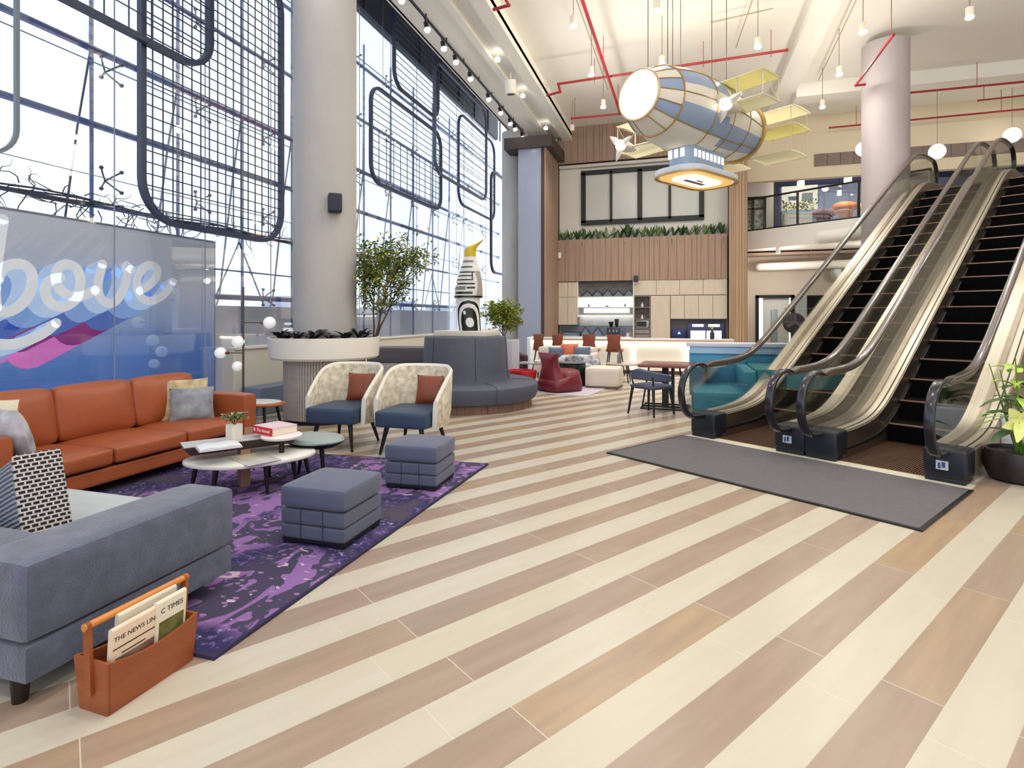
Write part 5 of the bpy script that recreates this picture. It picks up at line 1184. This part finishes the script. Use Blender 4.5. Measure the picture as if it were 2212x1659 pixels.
t = thing('grey_sideboard', 'grey low upholstered unit behind the front column, against the curb', 'bench', (-5.35, 9.8, 0), R(12)); b = nb(); soft(b, -.5, .75, -.3, .3, .62, .92, .01, .03); obj('upper', b, M('unit_grey', (98,96,104), .7), t); obj('middle', bbox(-.48,.7,-.28,.28,.34,.62), M('unit_pale', (206,200,194), .6), t); obj('lower', bbox(-.48,.72,-.28,.28,0,.34), M('unit_plum', (74,62,70), .7), t)
# ------------------------------------------------------------------ dining set and teal booth
t = thing('curved_chair', 'slate blue dining chair with curved band backrest and black legs', 'chair', (-.44, 8.86, 0), R(-36)); sb_ = M('slate_fabric', (74,82,108), .7, var=(8,.15))
b = nb(); soft(b, -.24, .24, -.22, .24, .40, .465, .012, .03); obj('seat', b, sb_, t)
b = nb(); prev = None; n = 22
for i in range(n+1):
    a = R(-200+220*i/n); r0 = .27; zt = .72-.10*abs((i/n)-.5)*2; zb = zt-.17+.05*abs((i/n)-.5)*2; ring = [b.verts.new((cos(a)*r, sin(a)*r*.9, z)) for r, z in ((r0,zb),(r0+.05,zb+.02),(r0+.055,zt-.02),(r0+.02,zt),(r0-.01,zt-.03))]
    if prev:
        for j in range(5): b.faces.new((prev[j], prev[(j+1)%5], ring[(j+1)%5], ring[j]))
    else: b.faces.new(ring)
    prev = ring
b.faces.new(prev); bmesh.ops.recalc_face_normals(b, faces=b.faces[:]); obj('backrest', b, sb_, t, sharp=1.0)
for x, y in ((-.2,-.19),(.2,-.19),(.2,.2),(-.2,.2)):
    obj('leg', legt((x,y,.41),(x*1.25,y*1.25,0),.024,.015), blackwood, t)
for x in (-.19,.19): obj('back_post', legt((x,-.17,.43),(x*1.1,-.22,.6),.014,.012), blackwood, t)
t = thing('dining_table', 'square dining table with reddish wood edge on a black steel base', 'table', (-.24, 9.58, 0), R(-4))
b = nb(); prism(b, rrect(-.40,.40,-.42,.42,.05,4), .69, .735, bev=.006); obj('tabletop', b, M('table_redwood', (134,76,70), .28, var=(3,.25), scale=(.5,4,1)), t)
b = nb(); box(b, -.05, .05, -.05, .05, .0, .69); box(b, .1, .14, -.1, .1, .02, .69); obj('pedestal', b, black, t); b = nb(); sweep(b, [(-.36,-.28,.012),(.36,-.28,.012),(.36,.28,.012),(-.36,.28,.012)], [(-.02,-.012),(.02,-.012),(.02,.012),(-.02,.012)], closed=True); box(b, -.36,.36,-.02,.02,.0,.024); obj('base_frame', b, black, t)
for x in (-.3,.3): b = nb(); tube(b, [(x*1.15,-.27,.02),(x*.8,-.2,.69)], .014, 8); obj('strut', b, black, t)
t = thing('teal_booth', 'teal upholstered booth seat beside the left escalator', 'booth', (.9, 9.8, 0), 0)
tdk = M('teal_dark', (46,122,134), .6, var=(2,.1)); tb2 = M('teal_blue', (74,148,186), .5); lil = M('ledge_lilac', (206,206,222), .4)
b = nb(); soft(b, -.72, .2, -1.0, .45, .06, .38, .012, .04); obj('seat', b, tealf, t)
b = nb(); soft(b, .0, .18, -.98, .6, .1, .70, .01, .04); obj('side_back', b, tealf, t)
b = nb(); box(b, .18, 1.5, -1.0, -.86, .08, .72, .01); box(b, .18, 1.5, -.98, .9, .08, .72, .01); obj('outer_panel', b, tdk, t)
b = nb(); soft(b, -.75, 1.7, .62, .80, .1, .98, .0, .03); obj('rear_back', b, tb2, t)
b = nb(); prism(b, [(-.80,.55),(1.8,.55),(1.8,1.0),(-.80,1.0)], .98, 1.045, bev=.01); obj('ledge', b, lil, t)
b = nb(); box(b, -.74, 1.75, .58, .63, .86, .98); obj('ledge_face', b, M('ledge_blue', (160,188,216), .4), t)
obj('plinth', bbox(-.68, 1.4, -.93, .75, 0, .07), black, t)
t = thing('booth_table', 'small round table with dark legs inside the teal booth', 'table', (.42, 10.0, 0)); b = nb(); lathe(b, [(.3,.66),(.32,.67),(.32,.69),(.01,.691)], 30); obj('tabletop', b, M('booth_top', (170,200,214), .3), t); b = nb(); tube(b, [(0,0,.39),(0,0,.66)], .03, 12); obj('stem', b, black, t)
t = thing('pillar_shelf', 'white books and pots on a small shelf at the end of the bar', 'shelf', (.62, 12.6, 0)); obj('carcass', bbox(-.18,.3,-.15,.15,0,.72,.005), M('shelf_taupe', (168,152,148), .6), t); obj('upright', bbox(-.16,-.05,-.17,-.15,.1,.6), whitecer, t); obj('upright', bbox(0,.12,-.17,-.15,.1,.55), paper, t)
b = nb(); lathe(b, [(.1,0),(.13,.02),(.12,.05),(.01,.05)], 24); one('dark_bowl', b, M('bowl_brown', (70,50,52), .4), 'dark shallow bowl on the right part of the booth ledge', 'bowl', (2.0, 10.58, 1.045))

# ------------------------------------------------------------------ airship
AO = Vector((-.63, 8.95, 5.0))
t = thing('airship_model', 'big blue and white model airship hanging from the ceiling with a glowing round nose', 'airship', tuple(AO), -EA)
hw_ = M('hull_white', (232,226,212), .45); hb_ = M('hull_blue', (150,168,198), .4); hc_ = M('hull_cream', (224,214,196), .45)
prof = [(0,.375),(.2,.47),(.42,.555),(.8,.63),(1.2,.66),(1.6,.66),(2.0,.645),(2.5,.585),(3.0,.50)]
n = 48
def hr(y):
    for p, q in zip(prof, prof[1:]):
        if p[0] <= y <= q[0]: f = (y-p[0])/(q[0]-p[0]); return p[1]+(q[1]-p[1])*f
    return prof[-1][1]
b = nb(); ys_ = [.02+.1*i for i in range(30)]+[3.0]; rings = [[b.verts.new((hr(y)*cos(2*pi*k/n), y, hr(y)*sin(2*pi*k/n))) for k in range(n)] for y in ys_]
for i, (A_, B2) in enumerate(zip(rings, rings[1:])):
    y = ys_[i]
    for j in range(n):
        a = (360*(j+.5)/n) % 360; col = 0        # 0 white, 1 blue
        if y < .42: col = 1 if int(a/22.5) % 2 == 0 and a > 0 else 0
        elif y < 1.6: col = 1 if (-2 <= (a if a < 180 else a-360) <= 0 or 15 < a < 45 or 135 < a < 165 or 315 < a < 345 or 195 < a < 225) else 0
        else: col = 1 if (300 < a < 335 or 205 < a < 240 or 30 < a < 50) else 0
        if 238 < a < 302: col = 0
        b.faces.new((A_[j], A_[(j+1)%n], B2[(j+1)%n], B2[j])).material_index = col
b.faces.new(rings[-1]); bmesh.ops.recalc_face_normals(b, faces=b.faces[:])
obj('hull', b, [hw_, hb_], t)
def ring_y(bm, y, r, tr): tube(bm, [(r*cos(2*pi*k/40), y, r*sin(2*pi*k/40)) for k in range(40)], tr, 6, closed=True, up=(0,1,0))
b = nb()
for y, tr in ((.42,.014),(1.2,.012),(1.75,.010),(2.35,.010)): ring_y(b, y, hr(y)+.004, tr)
for a in (0,45,90,135,180,225,315): tube(b, [((hr(y)+.003)*cos(R(a)), y, (hr(y)+.003)*sin(R(a))) for y in (.02,.2,.42,.8,1.2,1.6,2.0,2.5,3.0)], .009, 5)
for a in (22.5,67.5,112.5,157.5,202.5,247.5,292.5,337.5): tube(b, [((hr(y)+.003)*cos(R(a)), y, (hr(y)+.003)*sin(R(a))) for y in (.02,.2,.42)], .008, 5)
obj('rib', b, gold, t)
b = nb(); ring_y(b, 0, .385, .022); obj('nose_rim', b, M('rim_tan', (214,182,140), .4, metal=.3), t)
b = nb(); lathe(b, [(.36,-.01),(.34,.02),(.2,.055),(.01,.07)], 40, mat=Matrix.Rotation(pi/2, 4, 'X')); obj('nose_lamp', b, M('nose_glow', (255,252,244), .5, emit=7), t, label='glowing white round nose lamp')
b = nb(); ring_y(b, 3.0, .53, .035); ring_y(b, 3.05, .50, .02); obj('tail_ring', b, M('tail_gold', (196,164,100), .4, metal=.5), t)
b = nb(); lathe(b, [(.48,2.98),(.46,3.08),(.3,3.2),(.01,3.25)], 40, mat=Matrix.Rotation(-pi/2, 4, 'X')); obj('tail_cap', b, hc_, t)
# gondola
gcy = 1.62; go = rrect(-.24,.24,gcy-.62,gcy+.62,.22,8); 
b = nb(); prism(b, go, -1.0, -.50, bev=.01); g_ = obj('gondola', b, hb_, t)
glw = M('gondola_glow', (255,242,214), .5, emit=1.1)
wb = []
for k in range(8): wb.append((.245, gcy-.42+.12*k, 0)); wb.append((-.245, gcy-.42+.12*k, 1))
for k, (x, y, s_) in enumerate(wb): obj('cabin_window', bbox(x-.006, x+.006, y-.03, y+.03, -.80, -.68), glw, g_)
for x in (-.12, 0, .12): obj('cabin_window', bbox(x-.034, x+.034, gcy-.628, gcy-.612, -.81, -.67), glw, g_)
sk = rrect(-.46,.46,gcy-.82,gcy+.82,.36,10); sk2 = rrect(-.40,.40,gcy-.76,gcy+.76,.32,10); sk3 = rrect(-.24,.24,gcy-.5,gcy+.5,.17,10)
b = nb(); prism(b, sk, -1.09, -.99, bev=.012); obj('gondola_skirt', b, M('skirt_white', (206,214,226), .4), g_)
b = nb(); prism(b, sk2, -1.105, -1.091); obj('skirt_tray', b, M('tray_gold', (240,200,120), .5, emit=.45, ecol=(255,204,120)), g_)
b = nb(); prism(b, sk3, -1.122, -1.106); obj('light_panel', b, M('panel_glow', (255,250,236), .5, emit=5), g_)
b = nb(); sweep(b, [(p[0], p[1], -1.10) for p in sk], [(-.014,-.014),(.014,-.014),(.014,.014),(-.014,.014)], closed=True); obj('skirt_edge', b, gold, g_)
b = nb(); box(b, -.10,.0, gcy-.3, gcy+.3, -1.128, -1.123); box(b, .03,.09, gcy-.1, gcy+.1, -1.128,-1.123); obj('panel_mark', b, M('mark_bronze', (120,86,50), .5), g_)
# wings: fabric planes
cloth = M('wing_cloth', (250,248,228), .7, var=(2,.05)); cy_ = M('wing_yellow', (244,238,168), .7, var=(2,.06)); ww = M('wing_strut', (214,204,178), .5)
for m_ in (cloth, cy_):
    N = m_.node_tree.nodes; L = m_.node_tree.links; tr_ = N.new('ShaderNodeBsdfTranslucent'); mx_ = N.new('ShaderNodeMixShader'); mx_.inputs[0].default_value = .45
    tr_.inputs[0].default_value = lin((252,250,232) if m_ is cloth else (246,242,204))+(1,)
    L.new(N['Principled BSDF'].outputs[0], mx_.inputs[1]); L.new(tr_.outputs[0], mx_.inputs[2]); L.new(mx_.outputs[0], N['Material Output'].inputs[0])
def wing(x0, x1, y0, y1, z, m, sweep_=0.0):
    b = nb(); n_ = 8; prev = None
    for k in range(n_+1):
        f = k/n_; y = y0+(y1-y0)*f; dz = .025*sin(pi*f); r_ = [b.verts.new((x0, y, z+dz)), b.verts.new((x1, y+sweep_, z+dz)), b.verts.new((x1, y+sweep_, z+dz+.012)), b.verts.new((x0, y, z+dz+.012))]
        if prev:
            for j in range(4): b.faces.new((prev[j], prev[(j+1)%4], r_[(j+1)%4], r_[j]))
        else: b.faces.new(r_)
        prev = r_
    b.faces.new(prev); bmesh.ops.recalc_face_normals(b, faces=b.faces[:]); o = obj('wing_panel', b, m, t)
    b = nb()
    for p, q in (((x0,y0),(x1,y0+sweep_)),((x1,y0+sweep_),(x1,y1+sweep_)),((x1,y1+sweep_),(x0,y1))): tube(b, [(p[0],p[1],z),(q[0],q[1],z)], .006, 5)
    obj('wing_edge', b, ww, o)
for s_ in (1, -1):
    zu, zd, xe = (.45, .05, 1.2) if s_ > 0 else (.30, -.22, 1.78)
    wing(s_*.35, s_*xe, 1.57, 2.17, zu, cy_ if s_ > 0 else cloth); wing(s_*.45, s_*xe, 1.57, 2.17, zd, cloth)
    b = nb(); [tube(b, [(s_*x, y, zd),(s_*x, y, zu)], .009, 5) for x in (xe-.45, xe-.01) for y in (1.6, 2.14)]; tube(b, [(s_*(xe-.01),1.6,zd),(s_*(xe-.01),2.14,zu)], .006, 5); tube(b, [(s_*(xe-.01),2.14,zd),(s_*(xe-.01),1.6,zu)], .006, 5); obj('wing_strut', b, ww, t)
    wing(s_*.2, s_*1.0, 3.1, 3.8, .30, cloth); wing(s_*.2, s_*1.0, 3.1, 3.8, -.02, cy_); wing(s_*.15, s_*.95, 3.1, 3.8, -.50, cloth)
    b = nb(); [tube(b, [(s_*x, y, -.50),(s_*x, y, .30)], .007, 5) for x in (.3, .94) for y in (3.13, 3.77)]; obj('wing_strut', b, ww, t)
    # propeller
    px_, py_, pz_ = (.80, 1.35, -.10) if s_ > 0 else (-1.22, 1.2, -.30)
    b = nb(); lathe(b, [(.02,-.16),(.09,-.12),(.105,-.02),(.08,.12),(.03,.26)], 20, mat=Matrix.Translation((px_, py_, pz_)) @ Matrix.Rotation(-pi/2, 4, 'X')); eng = obj('engine', b, hc_, t)
    b = nb(); lathe(b, [(.10,-.20),(.10,-.18),(.01,-.17)], 24, mat=Matrix.Translation((px_, py_, pz_)) @ Matrix.Rotation(-pi/2, 4, 'X')); obj('spinner_lamp', b, M('spinner_glow', (255,252,246), .5, emit=4), eng)
    b = nb(); tube(b, [(px_, py_+.05, pz_), (s_*.55, py_+.12, pz_)], .022, 8); obj('engine_arm', b, ww, eng)
    for k in range(3):
        b = nb(); a = 2*pi*k/3+.3; leafmesh(b, (0,0,0), (cos(a), .0, sin(a)), (0,1,0), .30, .13, 0, 0, 6, .5); bmesh.ops.solidify(b, geom=b.faces[:], thickness=.008); b.transform(Matrix.Translation((px_, py_-.22, pz_))); obj('propeller_blade', b, M('prop_white', (228,226,222), .4), eng)
for s_ in (-1, 1):
    b = nb(); prism(b, [(2.5,.3),(3.0,.85),(3.15,.85),(3.05,.3)], -.008+s_*.0, .008, 'yz'); 
    break
obj('tail_fin', b, cloth, t)
for k, (x, y) in enumerate(((-.2,.5),(.15,.55),(-.25,1.5),(.3,1.6),(0,2.6),(0,.9))):
    z0 = sqrt(max(.01, hr(y)**2-x*x))-.01; b = nb(); tube(b, [(x, y, z0), (x*1.0, y, 2.8)], .0065, 5); obj('suspension_wire', b, M('wire_dark', (60,56,54), .5), t)
    
# ------------------------------------------------------------------ ceiling services
def rp_(label, P, r=.028, drops=()):
    b = nb()
    for p, q in zip(P, P[1:]): tube(b, [p, q], r, 8)
    for p in P: ball(b, p, r*1.25, 10)
    for d in drops: tube(b, [d, (d[0], d[1], 7.795)], .007, 5)
    return one('sprinkler_pipe', b, red, label, 'pipe')
Z = 7.2
rp_('red sprinkler pipe running away from the camera along the ceiling', [(-1.72,7.5,Z),(-1.61,15.76,Z)], .035, [(-1.7,9.5,Z),(-1.65,12.5,Z),(-1.61,15.2,Z)])
rp_('long red sprinkler pipe crossing above the airship', [(-3.27,13.93,Z),(-2.91,13.8,Z),(-2.91,13.56,Z+.1),(2.21,13.28,Z+.1)], .03, [(-2,13.5,Z),(0.5,13.4,Z),(1.9,13.3,Z)])
rp_('short red pipe at the far end left of the airship', [(-2.99,15.76,Z),(-1.43,15.79,Z)], .028, [(-2.9,15.76,Z)])
rp_('red pipe angled across the right column', [(3.68,11.6,6.6),(3.69,13.9,6.6),(3.86,13.9,6.6)], .026, [(3.68,11.7,6.6)])
rp_('red pipe right of the column, the nearer of the long ones', [(5.6,16.44,Z),(9.5,16.5,Z)], .028, [(7,16.45,Z)])
rp_('red pipe right of the column, middle one, shorter', [(7.5,17.55,Z),(10,17.4,Z)], .022, [(7.6,17.5,Z)])
rp_('red pipe along the far bulkhead, behind the column', [(4.3,18.78,Z),(10.5,18.6,Z)], .026, [(5,18.77,Z),(8.5,18.65,Z)])
rp_('bent red pipe at the top edge over the soffit', [(-3.3,9.75,Z),(-3.0,9.7,Z),(-3.0,9.3,Z)], .028, [(-3.0,9.5,Z)])
def lamp_light(o, e, z=-.06, col=(1,.945,.87), ang=150, r=.08):
    L_ = bpy.data.lights.new('lamp_light', 'SPOT'); L_.energy = e*LAMP; L_.color = col; L_.spot_size = R(ang); L_.spot_blend = 1; L_.shadow_soft_size = r
    q = bpy.data.objects.new('lamp_light', L_); COL.objects.link(q); q.parent = o; q.location = (0, 0, z); return q
def pendant_spot():
    t = thing('pendant_spot', 'x', 'ceiling lamp', group='small white pendant spot lamps')
    b = nb(); lathe(b, [(.055,.0),(.06,.02),(.06,.16),(.02,.18)], 20); obj('can', b, M('lamp_can', (226,218,200), .5), t)
    b = nb(); lathe(b, [(.01,-.05),(.055,-.04),(.07,-.015),(.06,.0)], 20); obj('bulb', b, emit_w, t)
    b = nb(); tube(b, [(0,0,.17),(0,0,1.0)], .006, 5); obj('cord', b, M('cord_brown', (110,90,70), .5), t)
    return t
rows = [(-1.86,9.98),(-1.86,12.10),(-1.86,14.04),(-.39,9.90),(-.37,12.04),(1.45,11.8),(3.24,11.75),(3.31,13.66),(3.42,15.65),(4.88,11.72)]
lab = ['left row, nearest of the three', 'left row, middle one', 'left row, farthest', 'above the airship nose, the taller can nearest the camera', 'just over the airship hull', 'over the yellow wing', 'row before the right column, nearest', 'row before the right column, middle', 'row before the right column, farthest and lowest', 'farthest right in the picture']
extra = [(x, y) for x in (-1.86, .7, 3.2, 6.0) for y in (-4.5, -1.0, 2.4, 5.8)]+[(6.5,9.5),(9.0,8),(9,12.5)]
p0 = pendant_spot()
for k, (x, y) in enumerate(rows+extra):
    o = p0 if k == 0 else dup(p0); o.location = (x, y, 6.8); o['label'] = 'white pendant spot, '+(lab[k] if k < len(lab) else 'out of view behind or beside the camera')
    if k >= len(rows): o['group'] = 'pendant spots out of view'
    lamp_light(o, 75 if k < len(rows) else 50)
    L_ = bpy.data.lights.new('ceiling_fill_light', 'POINT'); L_.energy = 17; L_.color = (1,.95,.87); L_.shadow_soft_size = .12  # point light added to each pendant to brighten the ceiling
    q = bpy.data.objects.new('ceiling_fill_light', L_); COL.objects.link(q); q.parent = o; q.location = (0, 0, -.12)
# thin conduits
b = nb()
for P in ([(-1.95,7.5,7.6),(-1.86,15,7.6)], [(3.1,9,7.6),(3.4,16,7.6)], [(1.55,8,7.6),(1.2,13.5,7.6)], [(.6,12.2,7.6),(1.75,12.0,7.6)]): tube(b, P, .012, 6)
one('conduit', b, M('conduit_tan', (168,148,118), .5), 'thin tan cable conduits running across the ceiling', 'conduit', kind='stuff')
# track with spots along the window soffit
t = thing('track_light', 'long black lighting track with small spots along the window side', 'track light')
b = nb(); box(b, -4.83, -4.79, 5, 18.2, 7.38, 7.42); [box(b, -4.82,-4.80, y, y+.02, 7.42, 7.5) for y in range(5, 18)]; obj('track', b, black, t)
def cyl_spot(y, k):
    b = nb(); lathe(b, [(.03,.06),(.045,.05),(.05,-.08)], 14); tube(b, [(0,0,.05),(0,0,.14)], .012, 6); o = obj('spot_head', b, black, t, loc=(-4.78, y, 7.24)); o.rotation_euler = (0, R(-14), 0)
    b = nb(); lathe(b, [(.01,-.16),(.05,-.14),(.065,-.10),(.05,-.078)], 14); obj('bulb', b, emit_w, o)
    if k % 2 == 0: lamp_light(o, 60, -.2, (1,.95,.88), 130, .05)
for k, y in enumerate((9.95,10.75,11.4,12.3,13.6,14.6,15.5,16.0,16.8,17.4,8.9,7.6,6.2)): cyl_spot(y, k)
for k, (x, y, z) in enumerate(((-3.95,11.9,7.3),(-3.95,14.0,7.28),(-3.95,16.6,7.28))):
    t = thing('soffit_spot', ['white bare spot on the window soffit, nearest', 'white bare spot on the window soffit, middle', 'white bare spot on the window soffit, farthest'][k], 'ceiling lamp', (x, y, z)); b = nb(); lathe(b, [(.01,-.04),(.06,-.02),(.06,.04)], 16); obj('bulb', b, emit_w, t); b = nb(); tube(b, [(0,0,.03),(0,0,.2)], .01, 6); obj('stem', b, whitecer, t)
t = thing('soffit_can', 'white cylindrical projector can hanging from the window soffit', 'projector', (-3.95, 12.9, 7.08)); b = nb(); lathe(b, [(.12,-.16),(.14,-.14),(.14,.16),(.1,.18)], 28, mat=Matrix.Rotation(R(12), 4, 'X')); obj('body', b, whitecer, t); b = nb(); tube(b, [(0,0,.1),(0,0,.417)], .02, 8); obj('bracket', b, whitecer, t); b = nb(); lathe(b, [(.09,-.175),(.09,-.16)], 24, mat=Matrix.Rotation(R(12), 4, 'X')); obj('lens', b, black, t)
# glow of the lit signs and lamps on their surroundings
def area(name, loc, rot, sx, sy, e, col=(1,.95,.88)):
    L_ = bpy.data.lights.new(name, 'AREA'); L_.shape = 'RECTANGLE'; L_.size = sx; L_.size_y = sy; L_.energy = e*LAMP; L_.color = col
    q = bpy.data.objects.new(name, L_); COL.objects.link(q); q.location = loc; q.rotation_euler = rot; return q

# fill lamps added to brighten the areas under the mezzanine and over the bar
for k, (x, y, z, lab) in enumerate(((2.9,18.9,3.5,'under the balcony, left'),(5.2,18.4,3.5,'under the balcony, middle'),(8.0,18.4,3.5,'under the balcony, right'))):
    t = thing('fill_light', 'small white added downlight '+lab, 'ceiling lamp', (x, y, z)); b = nb(); lathe(b, [(.05,-.02),(.07,-.02),(.07,.16)], 20); obj('trim_ring', b, whitecer, t)
    b = nb(); lathe(b, [(.05,-.022),(.01,-.03)], 16); obj('bulb', b, emit_w, t)
    L_ = bpy.data.lights.new('lamp_light', 'POINT'); L_.energy = 34; L_.color = (1,.94,.86); L_.shadow_soft_size = .1; q = bpy.data.objects.new('lamp_light', L_); COL.objects.link(q); q.parent = t; q.location = (0,0,-.5)
for k in range(3):  # cans added to brighten the kitchen behind the bar
    t = thing('bar_fill_lamp', 'small white added fill lamp over the bar, '+('left','middle','right')[k], 'ceiling lamp', (-3.0+1.8*k, 15.9, 6.9)); b = nb(); lathe(b, [(.055,0),(.06,.02),(.06,.16),(.02,.18)], 20); obj('can', b, MATS['lamp_can'], t)
    b = nb(); tube(b, [(0,0,.17),(0,0,.9)], .006, 5); obj('cord', b, MATS['cord_brown'], t); lamp_light(t, 190, -.03, (1,.95,.88), 120)
